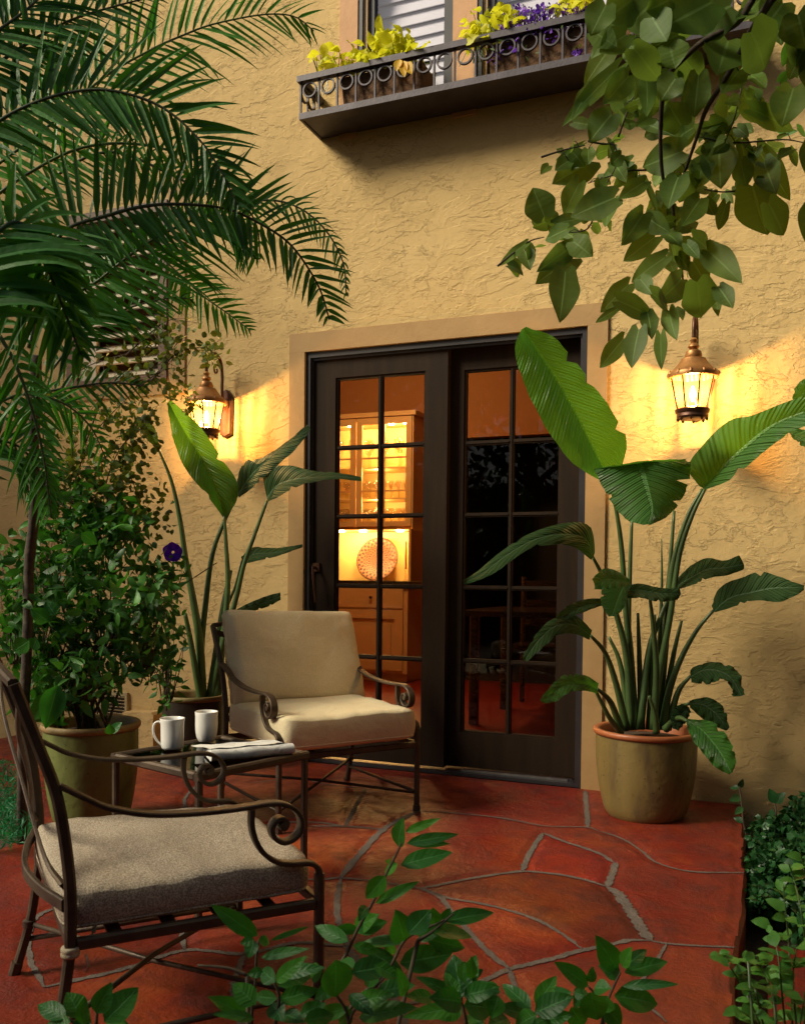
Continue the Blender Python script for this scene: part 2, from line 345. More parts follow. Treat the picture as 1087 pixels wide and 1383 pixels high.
def build(mb, name, mat, parent=None, smooth=False, angle=None):
    me = bpy.data.meshes.new(name)
    o0 = Vector((0, 0, 0))
    if parent is not None:
        q = parent
        while q is not None:
            if '_o' in ORG.get(q.name, {}): o0 = ORG[q.name]['_o']; break
            q = q.parent
    vs = [(a-o0.x, b-o0.y, c-o0.z) for a, b, c in mb.v]
    me.from_pydata(vs, [], mb.f)
    ul = me.uv_layers.new(name='UVMap')
    li = np.empty(len(me.loops), dtype=np.int32); me.loops.foreach_get('vertex_index', li)
    ul.data.foreach_set('uv', np.array(mb.uv, dtype=np.float32)[li].ravel())
    me.materials.append(M[mat] if isinstance(mat, str) else mat)
    if smooth: me.polygons.foreach_set('use_smooth', [True]*len(me.polygons))
    me.update()
    if angle: me.set_sharp_from_angle(angle=R(angle))
    o = bpy.data.objects.new(name, me); col.objects.link(o)
    if parent is not None: o.parent = parent
    return o
ORG = {}
def tag(o, label=None, cat=None, group=None, kind=None):
    if label: o['label'] = label
    if cat: o['category'] = cat
    if group: o['group'] = group
    if kind: o['kind'] = kind
    return o
def thing(name, label, cat, loc=(0, 0, 0), rz=0, group=None, world=True):
    o = bpy.data.objects.new(name, None); col.objects.link(o); o.empty_display_size = .1
    o.location = loc; o.rotation_euler = (0, 0, rz)
    tag(o, label, cat, group)
    ORG[o.name] = {'_o': Vector(loc)} if world else {'_o': Vector((0, 0, 0))}
    return o
def struct(name, mb, mat, **k):
    o = build(mb, name, mat, **k); o['kind'] = 'structure'; return o
def cat(pts, n=8):
    # catmull-rom through points (tuples of any length)
    pts = [np.array(p, float) for p in pts]; out = []
    q = [2*pts[0]-pts[1]] + pts + [2*pts[-1]-pts[-2]]
    for i in range(1, len(q)-2):
        for j in range(n):
            t = j/n; a, b, c, d = q[i-1], q[i], q[i+1], q[i+2]
            out.append(.5*((2*b)+(-a+c)*t+(2*a-5*b+4*c-d)*t*t+(-a+3*b-3*c+d)*t**3))
    out.append(pts[-1]); return out
def V(a): return Vector(tuple(a))
def resample(poly, n):
    poly = np.array(poly, float); d = np.r_[0, np.cumsum(np.linalg.norm(np.diff(poly, axis=0), axis=1))]
    t = np.linspace(0, d[-1], n); return np.stack([np.interp(t, d, poly[:, i]) for i in range(poly.shape[1])], 1)
# ================================================================== SETTING
b = MB(); b.box(-60, -60, -.30, 60, -.001+0, -.17); struct('ground', b, 'soil')
# patio: one thick stone sheet with an irregular right edge; mortar joints 3 mm above it
edge = [onz(x, y, 0) for x, y in [(1003, 1088), (1004, 1110), (1006, 1135), (1004, 1160), (1007, 1178), (1006, 1200), (1008, 1222), (1003, 1240), (996, 1256), (994, 1280), (990, 1300), (994, 1330), (985, 1383)]]
edge = [(p.x, p.y) for p in edge]
edge[0] = (edge[0][0], -.004); edge += [(edge[-1][0]+.02, -2.6), (edge[-1][0]-.05, -3.1), (edge[-1][0]-.2, -3.7), (-1.2, -4.3), (-3.0, -3.4), (-2.85, -2.2), (-2.58, -1.8), (-2.64, -1.5), (-3.02, -1.05), (-3.7, -.6), (-4.2, -.5), (-4.2, -.004)]
ring = resample([tuple(e) for e in edge]+[edge[0]], 260)[:-1]
rnd = random.Random(3)
ring = [(x+rnd.uniform(-.004, .004), y if y > -.02 else y+rnd.uniform(-.004, .004)) for x, y in ring]
b = MB(); n = len(ring)
top = [(x, y, floorz(y)) for x, y in ring]; cx = sum(x for x, y in ring)/n; cy = sum(y for x, y in ring)/n
def inset(p, d):
    vx, vy = cx-p[0], cy-p[1]; L = math.hypot(vx, vy); return (p[0]+vx/L*d, min(-.004, p[1]+vy/L*d))
i1 = [(*inset(p, .012), 0) for p in ring]; i1 = [(x, y, floorz(y)) for x, y, _ in i1]
o1 = [(x, y, floorz(y)-.012) for x, y in ring]; o2 = [(x, y, floorz(y)-.16) for x, y in ring]
b.add(i1+o1+o2, [(j, (j+1) % n, n+(j+1) % n, n+j)[::-1] for j in range(n)] + [(n+j, n+(j+1) % n, 2*n+(j+1) % n, 2*n+j)[::-1] for j in range(n)] + [tuple(range(n))])
# the ring runs clockwise or counter-clockwise: make normals consistent
o = struct('patio', b, 'stone')
import bmesh
bm = bmesh.new(); bm.from_mesh(o.data); bmesh.ops.recalc_face_normals(bm, faces=bm.faces)
bm.to_mesh(o.data); bm.free()
J = [  # (pixel polyline on the floor, width in metres)
 ([(790, 1069), (791, 1085), (793, 1104), (793, 1118)], .028), ([(567, 1096), (600, 1098), (665, 1104), (705, 1111), (739, 1117), (791, 1118), (806, 1123)], .014),
 ([(733, 1126), (722, 1142), (712, 1160), (705, 1178)], .026), ([(733, 1126), (760, 1137), (790, 1147), (813, 1156), (829, 1167)], .022),
 ([(806, 1123), (830, 1130), (849, 1139), (868, 1152), (886, 1166), (930, 1178), (1004, 1180)], .014), ([(831, 1166), (826, 1183), (819, 1199)], .03),
 ([(567, 1202), (600, 1195), (640, 1187), (672, 1182), (705, 1178), (735, 1180), (764, 1184), (795, 1191), (819, 1199)], .02),
 ([(819, 1199), (834, 1208), (846, 1225), (858, 1243), (868, 1258), (877, 1272)], .045), ([(877, 1272), (900, 1276), (940, 1279), (992, 1281)], .013),
 ([(877, 1272), (852, 1271), (830, 1276), (786, 1285), (740, 1298), (688, 1311), (655, 1326), (600, 1345), (540, 1360)], .025),
 ([(567, 1200), (604, 1214), (650, 1222), (690, 1232), (727, 1245), (760, 1264), (786, 1284)], .018),
 ([(567, 1202), (590, 1210), (604, 1225), (620, 1245), (640, 1268), (662, 1290), (688, 1311)], .025),
 ([(567, 1096), (548, 1104), (518, 1121), (490, 1150), (460, 1187)], .035), ([(420, 1117), (465, 1117), (518, 1121)], .02), ([(410, 1189), (440, 1189), (460, 1187), (510, 1192), (567, 1201)], .018),
 ([(494, 1066), (486, 1080), (476, 1098), (466, 1117)], .022), ([(410, 1189), (380, 1170), (350, 1172), (300, 1180)], .02), ([(466, 1117), (430, 1112), (380, 1112), (330, 1120), (260, 1112)], .02),
 ([(460, 1187), (455, 1230), (470, 1280), (500, 1320), (540, 1360), (548, 1400)], .025), ([(470, 1280), (400, 1275), (330, 1290), (250, 1285), (170, 1310), (60, 1335)], .022),
 ([(330, 1290), (315, 1340), (330, 1400)], .022), ([(250, 1285), (240, 1250), (200, 1225), (110, 1215)], .02), ([(688, 1311), (700, 1345), (740, 1400)], .02), ([(900, 1276), (880, 1310), (860, 1340), (900, 1383)], .012),
 ([(350, 1172), (330, 1150), (330, 1120)], .02), ([(494, 1066), (440, 1060), (400, 1052), (340, 1058)], .014), ([(60, 1335), (40, 1290), (50, 1240), (110, 1215), (130, 1180)], .02), ([(260, 1112), (250, 1080), (280, 1050), (300, 1030)], .02)]
b = MB(); rnd = random.Random(5); JC = []
for pl, w in J:
    w3 = [onz(x, y, 0) for x, y in pl]
    w3 = [onz(x, y, floorz(p.y)) for (x, y), p in zip(pl, w3)]
    c = resample(cat([(p.x, p.y) for p in w3], 6), 60)
    JC.append((c, w)); L = []; Rr = []
    for i in range(len(c)):
        t = c[min(i+1, len(c)-1)]-c[max(i-1, 0)]; t = t/np.linalg.norm(t); nn = np.array([-t[1], t[0]])
        e = .78*min(1, .35+.65*min(i, len(c)-1-i)/5)
        wl = w*e*(.5+rnd.uniform(-.17, .17)); wr = w*e*(.5+rnd.uniform(-.17, .17))
        a = c[i]+nn*wl; d = c[i]-nn*wr
        L.append((a[0], min(a[1], -.01), floorz(a[1])+.003)); Rr.append((d[0], min(d[1], -.01), floorz(d[1])+.003))
    b.grid([[l, r] for l, r in zip(L, Rr)])
struct('mortar_joints', b, 'mortar')
# each stone its own tint: flood fill between the joints
CE = .0115; gx0, gy0 = -4.2, -4.3; nx, ny = 378, 374
wallm = np.zeros((nx, ny), bool)
for c, w in JC:
    for k in range(len(c)-1):
        for t_ in np.linspace(0, 1, 6):
            p = c[k]+(c[k+1]-c[k])*t_; r_ = w*.36+.003
            i0, i1_, j0, j1_ = int((p[0]-r_-gx0)/CE), int((p[0]+r_-gx0)/CE)+1, int((p[1]-r_-gy0)/CE), int((p[1]+r_-gy0)/CE)+1
            wallm[max(0, i0):max(0, i1_), max(0, j0):max(0, j1_)] = True
poly = np.array(ring)
gxx, gyy = np.meshgrid(gx0+CE*(np.arange(nx)+.5), gy0+CE*(np.arange(ny)+.5), indexing='ij')
def inside(X, Y):
    r_ = np.zeros(X.shape, bool)
    for k in range(len(poly)):
        (xa, ya), (xb, yb) = poly[k], poly[(k+1) % len(poly)]
        if ya == yb: continue
        c_ = ((ya > Y) != (yb > Y)) & (X < (xb-xa)*(Y-ya)/(yb-ya)+xa); r_ ^= c_
    return r_
ins = inside(gxx, gyy)
reg = np.where(ins & ~wallm, 0, -1); nr = 0
for i in range(nx):
    for j in range(ny):
        if reg[i, j] == 0:
            nr += 1; st_ = [(i, j)]; reg[i, j] = nr
            while st_:
                a_, b_ = st_.pop()
                for u_, v_ in ((a_+1, b_), (a_-1, b_), (a_, b_+1), (a_, b_-1)):
                    if 0 <= u_ < nx and 0 <= v_ < ny and reg[u_, v_] == 0: reg[u_, v_] = nr; st_.append((u_, v_))
for _ in range(6):
    for sh in ((1, 0), (-1, 0), (0, 1), (0, -1)):
        r2 = np.roll(reg, sh, (0, 1)); reg = np.where((reg < 1) & (r2 > 0), r2, reg)
rt_ = random.Random(12); TI = [(1, 1, 1)]; HZ = [.005]
for k in range(nr+1):
    HZ.append(rt_.uniform(.0042, .0072)); v = rt_.uniform(.66, 1.22); o_ = rt_.uniform(-.25, .4); TI.append((v, v*(1+o_), v*(1+o_*.5)))
corn = np.zeros((nx+1, ny+1), bool); okc = ins.copy()
for sh in ((1, 0), (-1, 0), (0, 1), (0, -1)): okc &= np.roll(ins, sh, (0, 1))
edg = okc.copy()
for _ in range(2):
    e2_ = edg.copy()
    for sh in ((1, 0), (-1, 0), (0, 1), (0, -1)): e2_ &= np.roll(edg, sh, (0, 1))
    edg = e2_
vid_ = -np.ones((nx+1, ny+1), int); vs_ = []; fs_ = []; ti_ = []
for i in range(nx):
    for j in range(ny):
        if okc[i, j]:
            q = []
            for u_, v_ in ((i, j), (i+1, j), (i+1, j+1), (i, j+1)):
                if vid_[u_, v_] < 0:
                    vid_[u_, v_] = len(vs_); x_, y_ = gx0+CE*u_, min(gy0+CE*v_, -.003); rg_ = reg[min(i, nx-1), min(j, ny-1)]; lo_ = wallm[max(0, u_-1):u_+1, max(0, v_-1):v_+1].any() or not edg[max(0, u_-1):u_+1, max(0, v_-1):v_+1].all(); vs_.append((x_, y_, floorz(y_)+(.0008 if lo_ else HZ[max(0, rg_)]))); ti_.append(TI[max(0, reg[min(i, nx-1), min(j, ny-1)])])
                q.append(vid_[u_, v_])
            fs_.append(tuple(q))
def tint(o, cols):
    a_ = o.data.color_attributes.new('tint', 'FLOAT_COLOR', 'POINT'); a_.data.foreach_set('color', np.array([(*c_, 1) for c_ in cols], dtype=np.float32).ravel())
b = MB(); b.add(vs_, fs_); o = struct('patio_stone', b, 'stone', smooth=True); tint(o, ti_)
o = bpy.data.objects['patio']
tint(o, [TI[max(0, reg[min(nx-1, max(0, int((v.co.x*.985-.03-gx0)/CE))), min(ny-1, max(0, int((min(v.co.y, -.03)-gy0)/CE)))])] for v in o.data.vertices])
b = MB(); b.box(.01, -2.35, -.168, .33, -1.25, -.125); o = struct('lower_step', b, 'stone'); tint(o, [(.8, .7, .7)]*8)

# ================================================================== HOUSE
house = thing('house', 'yellow stucco house with dark glazed sliding doors onto the patio', 'house', (0, 0, 0))
OX0, OX1, OZ = -2.272, -.806, 2.14        # door opening
WX0, WX1, WZ0 = -1.985, -.55, 3.28        # upper windows
SX0, SX1, SZ0, SZ1 = -3.84, -3.135, 2.06, 3.05   # shuttered window
b = MB()
T = .22
def wallpiece(x0, x1, z0, z1): b.box(x0, 0, z0, x1, T, z1)
X0, X1, ZT = -9, 4.5, 6.2
# butt-jointed panels around the openings, one flush front face
zs = [-.25, SZ0, OZ, SZ1, WZ0, 4.7, ZT]
def solid(x, z):
    if OX0 < x < OX1 and z < OZ: return False
    if SX0 < x < SX1 and SZ0 < z < SZ1: return False
    if (WX0 < x < -1.478 or -1.356 < x < WX1+0) and WZ0 < z < 4.7: return False
    return True
xs = [X0, SX0, SX1, OX0, WX0, -1.478, -1.356, OX1, WX1, X1]
vi = {}; fs = []; vs = []
def vid(x, y, z):
    k = (x, y, z)
    if k not in vi: vi[k] = len(vs); vs.append(k)
    return vi[k]
for i in range(len(xs)-1):
    for j in range(len(zs)-1):
        mx_, mz_ = (xs[i]+xs[i+1])/2, (zs[j]+zs[j+1])/2
        if not solid(mx_, mz_): continue
        a = (xs[i], xs[i+1], zs[j], zs[j+1])
        fs.append((vid(a[0], 0, a[2]), vid(a[1], 0, a[2]), vid(a[1], 0, a[3]), vid(a[0], 0, a[3])))
        fs.append((vid(a[0], T, a[3]), vid(a[1], T, a[3]), vid(a[1], T, a[2]), vid(a[0], T, a[2])))
        for dx, dz, e in ((-1, 0, 'l'), (1, 0, 'r'), (0, -1, 'b'), (0, 1, 't')):
            ii, jj = i+dx, j+dz
            inside = 0 <= ii < len(xs)-1 and 0 <= jj < len(zs)-1 and solid((xs[ii]+xs[ii+1])/2, (zs[jj]+zs[jj+1])/2)
            if inside: continue
            if e == 'l': q = [(a[0], T, a[2]), (a[0], 0, a[2]), (a[0], 0, a[3]), (a[0], T, a[3])]
            if e == 'r': q = [(a[1], 0, a[2]), (a[1], T, a[2]), (a[1], T, a[3]), (a[1], 0, a[3])]
            if e == 'b': q = [(a[0], T, a[2]), (a[1], T, a[2]), (a[1], 0, a[2]), (a[0], 0, a[2])]
            if e == 't': q = [(a[0], 0, a[3]), (a[1], 0, a[3]), (a[1], T, a[3]), (a[0], T, a[3])]
            fs.append(tuple(vid(*p) for p in q))
b.add(vs, fs)
wall = build(b, 'wall', 'stucco', house)
wall['label'] = 'trowelled yellow stucco wall'
# smooth trim round the doors (12 mm proud), around upper windows, beside shuttered window
b = MB()
b.box(-2.362, -.012, OZ+.0, -.714, -.0005, OZ+.098); b.box(-2.362, -.012, -.0, OX0, -.0005, OZ-.0005); b.box(OX1, -.012, 0, -.714, -.0005, OZ-.0005)
build(b, 'door_trim', 'trim', house)
for q in ((-2.085, -1.985), (-1.478, -1.356), (WX1, WX1+.1)):
    b = MB(); b.box(q[0], -.010, 3.2, q[1], -.0005, 4.7); build(b, 'window_trim', 'trimup', house)
for q in ((-3.135, 1.98, -3.02, 3.2), (-3.95, 1.98, -3.1355, 2.058)):
    b = MB(); b.box(q[0], -.010, q[1], q[2], -.0005, q[3]); build(b, 'window_trim', 'trim', house)
# interior shell ----------------------------------------------------
b = MB(); b.box(-5.2, T+.002, -.12, 1.2, 3.95, -.004); struct('interior_floor', b, 'redfloor')
b = MB(); b.box(-5.2, T+.002, 2.9, 1.2, 3.95, 3.0); struct('interior_ceiling', b, 'orange')
b = MB()
b.box(-5.2, 3.95, -.12, -2.76, 4.07, 3.0); b.box(-2.76, 3.95, 2.28, -1.45, 4.07, 3.0); b.box(-1.45, 3.95, -.12, 1.2, 4.07, 3.0)
b.box(-5.3, T+.002, -.12, -5.2, 4.07, 3.0); b.box(1.2, T+.002, -.12, 1.3, 4.07, 3.0)
struct('interior_wall', b, 'orange')
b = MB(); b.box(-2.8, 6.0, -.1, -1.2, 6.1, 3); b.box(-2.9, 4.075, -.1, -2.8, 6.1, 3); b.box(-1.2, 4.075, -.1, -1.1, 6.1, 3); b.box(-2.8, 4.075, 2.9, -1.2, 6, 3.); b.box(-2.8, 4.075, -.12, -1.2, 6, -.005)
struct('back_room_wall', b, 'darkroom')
# door frame --------------------------------------------------------
df = MB()
fy0, fy1 = .004, .15
df.box(OX0+.001, fy0, 0, OX0+.026, fy1, OZ-.001); df.box(OX1-.026, fy0, 0, OX1-.001, fy1, OZ-.001); df.box(OX0+.026, fy0, OZ-.03, OX1-.026, fy1, OZ-.001)
df.box(OX0+.026, .018, 0, OX0+.036, .03, OZ-.03); df.box(OX1-.036, .018, 0.0, OX1-.026, .075, OZ-.03); df.box(OX0+.036, .018, OZ-.042, OX1-.036, .03, OZ-.03)
build(df, 'door_frame', 'doorframe', house)
b = MB(); b.box(OX0+.026, .01, .0, OX1-.026, .15, .016); b.box(-1.40, .05, .016, -.86, .056, .030)
build(b, 'sill_track', 'metal' if False else 'doorframe', house)
b = MB(); b.box(-1.41, .046, .0165, -.88, .062, .026); build(b, 'sill_rail', 'metal', house)
def door_leaf(x0, x1, gx0, gx1, y0, label):
    d = MB(); y1 = y0+.045; zb, zt = .03, OZ-.034; gz0, gz1 = .203, 2.003
    d.box(x0, y0, zb, gx0, y1, zt); d.box(gx1, y0, zb, x1, y1, zt)
    d.box(gx0, y0, zb, gx1, y1, gz0); d.box(gx0, y0, gz1, gx1, y1, zt)
    # sticking around the glass
    e = .010
    d.box(gx0, y0+.008, gz0, gx0+e, y1-.008, gz1); d.box(gx1-e, y0+.008, gz0, gx1, y1-.008, gz1)
    d.box(gx0+e, y0+.008, gz0, gx1-e, y1-.008, gz0+e); d.box(gx0+e, y0+.008, gz1-e, gx1-e, y1-.008, gz1)
    o = build(d, 'patio_door', 'door', house); o['label'] = label
    g = MB(); xm = (gx0+gx1)/2
    g.add([(gx0, y0+.024, gz0), (gx1, y0+.024, gz0), (gx1, y0+.024, gz1), (gx0, y0+.024, gz1)], [(0, 1, 2, 3)])
    build(g, 'glass', 'glass', o)
    mu = MB(); w = .011
    rows = [.562, .927, 1.287, 1.642]
    mu.box(xm-w, y0+.010, gz0+e, xm+w, y1-.008, gz1-e)
    for z in rows:
        for a, c in ((gx0+e, xm-w), (xm+w, gx1-e)):
            mu.box(a, y0+.010, z-w, c, y1-.008, z+w)
            mu.box(a, y0+.005, z-.004, c, y0+.010, z+.004)
    mu.box(xm-.004, y0+.005, gz0+e, xm+.004, y0+.010, gz1-e)
    build(mu, 'muntin', 'door', o)
    return o
dl = door_leaf(OX0+.037, -1.497, -2.112, -1.614, .030, 'front sliding door leaf showing the lit cabinet')
dr = door_leaf(-1.515, OX1-.037, -1.430, -.945, .082, 'rear sliding door leaf with dark panes')
h = MB(); hx = -2.215
h.tube([(hx, .028, 1.02), (hx, -.012, 1.02)], .007); h.box(hx-.022, .018, 1.0, hx+.022, .03, 1.045)
h.tube([(hx, -.012, 1.028), (hx+.004, -.018, .99), (hx+.010, -.016, .92), (hx+.016, -.012, .84)], [.006, .007, .006, .005])
build(h, 'handle', 'bronze', dl, smooth=True, angle=40)
# upper windows ------------------------------------------------------
def upper_window(x0, x1, z0, z1):
    f = MB(); y0 = .03
    f.box(x0, -.004, z0, x0+.024, .16, z1); f.box(x1-.024, -.004, z0, x1, .16, z1); f.box(x0+.024, -.004, z0, x1-.024, .16, z0+.03)
    f.box(x0+.045, .028, z0+.03, x0+.075, .075, z1); f.box(x1-.058, .028, z0+.03, x1-.028, .075, z1); f.box(x0+.075, .028, z0+.03, x1-.058, .075, z0+.09)
    w = build(f, 'window', 'doorframe', house)
    f = MB(); f.box(x0+.024, .01, z0+.03, x0+.045, .09, z1); build(f, 'window_jamb', 'cream', w)
    g = MB(); g.add([(x0+.07, .05, z0+.08), (x1-.05, .05, z0+.08), (x1-.05, .05, z1), (x0+.07, .05, z1)], [(0, 1, 2, 3)]); build(g, 'glass', 'upglass', w)
    s = MB(); z = z0+.05
    while z < z1:
        s.box(x0+.03, -.034, -.002, x1-.03, .034, .002, Matrix.Translation((0, .105, z)) @ Matrix.Rotation(R(76), 4, 'X')); z += .066
    build(s, 'blind', 'blind', w)
upper_window(WX0, -1.478, WZ0, 4.7); upper_window(-1.356, WX1, WZ0, 4.7)
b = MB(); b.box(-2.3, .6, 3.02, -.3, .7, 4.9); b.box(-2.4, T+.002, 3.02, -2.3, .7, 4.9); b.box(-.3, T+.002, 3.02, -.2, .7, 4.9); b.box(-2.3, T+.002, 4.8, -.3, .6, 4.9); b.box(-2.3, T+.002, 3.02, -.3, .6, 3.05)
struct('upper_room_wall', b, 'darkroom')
# shuttered window ----------------------------------------------------
f = MB()
f.box(SX0, -.02, SZ0, SX0+.075, .05, SZ1); f.box(SX1-.055, -.02, SZ0, SX1, .05, SZ1); f.box(SX0+.075, -.02, SZ1-.06, SX1-.055, .05, SZ1); f.box(SX0+.075, -.02, SZ0, SX1-.055, .05, SZ0+.03)
w = build(f, 'window', 'brownwood', house); w['label'] = 'window with pale wooden louvres in a brown frame'
s = MB(); z = SZ0+.06
s.box(SX0+.078, 0, SZ0+.03, SX0+.2, .03, SZ1-.06)
while z < SZ1-.08:
    s.box(SX0+.2, -.036, -.004, SX1-.058, .036, .004, Matrix.Translation((0, .02, z)) @ Matrix.Rotation(R(38), 4, 'X')); z += .075
build(s, 'louvre', 'shutter', w)
b = MB(); b.box(SX0, .1, SZ0, SX1, .12, SZ1); build(b, 'window_backing', 'brownwood', w)
# vent and utility box
v = thing('wall_vent', 'small slotted beige air vent low on the wall behind the green pot', 'vent', (-3.5, -.01, .2))
b = MB(); b.box(-3.60, -.02, .10, -3.40, -.001, .12); b.box(-3.60, -.02, .275, -3.40, -.001, .295); b.box(-3.60, -.02, .12, -3.585, -.001, .275); b.box(-3.415, -.02, .12, -3.40, -.001, .275)
build(b, 'vent_frame', 'vent', v)
b = MB()
for k in range(8): b.box(-3.585, -.008, -.0015, -3.415, .008, .0015, Matrix.Translation((0, -.012, .132+k*.019)) @ Matrix.Rotation(R(-35), 4, 'X'))
build(b, 'vent_slat', 'vent', v)
b = MB(); b.box(-3.585, -.0028, .12, -3.415, -.001, .275); build(b, 'vent_backing', 'counter', v)
b = MB()
prof = [(-3.37, .0), (-3.37, .185), (-3.36, .20), (-3.17, .21), (-3.155, .195), (-3.155, 0)]
b.add([(x, -.1, z) for x, z in prof]+[(x, -.001, z) for x, z in prof], [tuple(range(6)), tuple(range(11, 5, -1))]+[(i, 6+i, 6+(i+1) % 6, (i+1) % 6) for i in range(6)])
o = build(b, 'stucco_ledge', 'stucco'); tag(o, 'low stucco block against the wall beside the slotted vent', 'ledge')

# ================================================================== INTERIOR FURNITURE
cab = thing('china_cabinet', 'lit cream dresser with glazed top shelves seen through the left door', 'cabinet', (-3.7, 3.6, 0))
cx0, cx1, cy0, cy1 = -4.45, -3.05, 3.4, 3.94
b = MB()
b.box(cx0, cy0, .08, cx1, cy1, .88); b.box(cx0+.02, cy0+.05, .0, cx1-.02, cy1, .08)
build(b, 'base', 'cream', cab)
b = MB()
for x0 in (-4.42, -3.745):
    x1 = x0+.655
    b.box(x0, cy0-.018, .68, x1, cy0-.001, .86)
    for a in ((x0, .11, x0+.08, .66), (x1-.08, .11, x1, .66), (x0+.08, .11, x1-.08, .19), (x0+.08, .58, x1-.08, .66)): b.box(a[0], cy0-.020, a[1], a[2], cy0-.001, a[3])
    b.box(x0+.12, cy0-.013, .23, x1-.12, cy0-.001, .54)
o = build(b, 'cupboard_door', 'cream', cab)
for x, z in ((-3.40, .775), (-4.1, .775), (-3.70, .60)):
    b = MB(); b.lathe([(.004, 0), (.006, .012), (.014, .02), (.014, .028), (.001, .034)], n=12, M4=Matrix.Translation((x, cy0-.02, z)) @ Matrix.Rotation(R(90), 4, 'X')); build(b, 'knob', 'bronze', cab, smooth=True)
b = MB(); b.box(cx0-.01, cy0-.03, .881, cx1+.015, cy1, .925); build(b, 'worktop', 'counter', cab)
b = MB(); b.box(cx0, cy1-.02, .926, cx1-.0, cy1-.005, 1.395); build(b, 'backsplash', 'creamlit', cab)
b = MB()
uy = cy0+.10
b.box(cx0, uy, 1.40, cx1, cy1, 1.43); b.box(cx1-.02, uy, 1.43, cx1, cy1, 2.44); b.box(cx0, uy, 1.43, cx0+.02, cy1, 2.44); b.box(cx0+.02, uy, 2.40, cx1-.02, cy1, 2.44)
b.box(cx0-.03, uy-.03, 2.44, cx1+.03, cy1, 2.48)
b.box(cx1+.002, cy0, .926, cx1+.025, cy1, 1.398)
build(b, 'upper_case', 'cream', cab)
b = MB(); b.box(cx0+.02, cy1-.03, 1.43, cx1-.02, cy1-.005, 2.40); build(b, 'case_back', 'creamlit', cab)
b = MB()
for z in (1.69, 1.975): b.box(cx0+.021, uy+.03, z-.006, cx1-.021, cy1-.032, z+.006)
build(b, 'shelf', 'creamlit', cab)
b = MB()
for x0, x1 in ((-4.42, -3.62), (-3.61, -3.06)):
    s_ = .055
    b.box(x0, uy-.022, 1.43, x0+s_, uy-.002, 2.43); b.box(x1-s_, uy-.022, 1.43, x1, uy-.002, 2.43)
    b.box(x0+s_, uy-.022, 1.43, x1-s_, uy-.002, 1.475); b.box(x0+s_, uy-.022, 2.37, x1-s_, uy-.002, 2.43)
    xm = (x0+x1)/2
    b.box(xm-.012, uy-.020, 1.475, xm+.012, uy-.004, 2.37)
    for z in (1.755, 2.06): b.box(x0+s_, uy-.018, z-.008, xm-.0121, uy-.006, z+.008); b.box(xm+.0121, uy-.018, z-.008, x1-s_, uy-.006, z+.008)
build(b, 'glazed_door', 'cream', cab)
for x in (-3.74, -3.32, -3.17): b = MB(); b.lathe([(.028, 0), (.028, -.012), (.0, -.013)], (x, uy+.12, 2.398), 14); build(b, 'cabinet_light', 'puck', cab)
for x in (-3.85, -3.62, -3.24): b = MB(); b.lathe([(.035, 0), (.035, -.010), (.0, -.011)], (x, uy+.16, 1.398), 14); build(b, 'cabinet_light', 'puck', cab)
def wineglass(s, tall):
    return [(.032*s, 0), (.030*s, .003), (.005*s, .008), (.004*s, .05*tall), (.006*s, .07*tall), (.026*s, .09*tall), (.036*s, .12*tall), (.036*s, .145*tall), (.030*s, .175*tall), (.0285*s, .175*tall), (.034*s, .14*tall), (.0, .085*tall)]
first = None; rg = random.Random(2)
for zi, z in enumerate((1.431, 1.6965, 1.9815)):
    for k in range(10):
        for row in (0, 1):
            x = -3.86+k*.077+row*.03
            if x > -3.1: continue
            s = (1.0, .95, 1.25)[zi]
            if zi == 2 and (k+row) % 2: continue
            if first is None:
                b = MB(); b.lathe(wineglass(1, 1), n=12); first = build(b, 'wine_glass', 'stemware', smooth=True); o = first
            else: o = first.copy(); col.objects.link(o)
            o.location = (x, uy+.12+row*.14+rg.uniform(-.01, .01), z); o.scale = (s, s, s*(1.25 if zi == 2 else 1.0))
            tag(o, 'clear stemmed glass standing among others on the lit cabinet shelves', 'glass', 'stemmed glasses in the lit cabinet')
# plate
b = MB(); b.lathe([(.0, .0), (.05, .004), (.12, .010), (.135, .022), (.20, .030), (.215, .034), (.218, .028), (.2, .02), (.12, .0), (.0, -.006)], n=64, M4=Matrix.Translation((-3.535, 3.83, .926+.200)) @ Matrix.Rotation(R(75), 4, 'X'))
o = build(b, 'plate', 'plate', smooth=True); tag(o, 'round carved brown platter propped on the dresser worktop', 'plate')
t = thing('candlestick', 'slim candle in a glass holder at the right end of the dresser worktop', 'candle', (-3.16, 3.62, .926))
b = MB(); b.lathe([(.035, 0), (.03, .008), (.008, .02), (.012, .05), (.008, .08), (.018, .10), (.018, .115)], (-3.16, 3.62, .926), 14); build(b, 'holder', 'stemware', t, smooth=True)
b = MB(); b.lathe([(.011, .0), (.010, .25), (.002, .262)], (-3.16, 3.62, 1.04), 12); build(b, 'taper', 'wax', t, smooth=True)
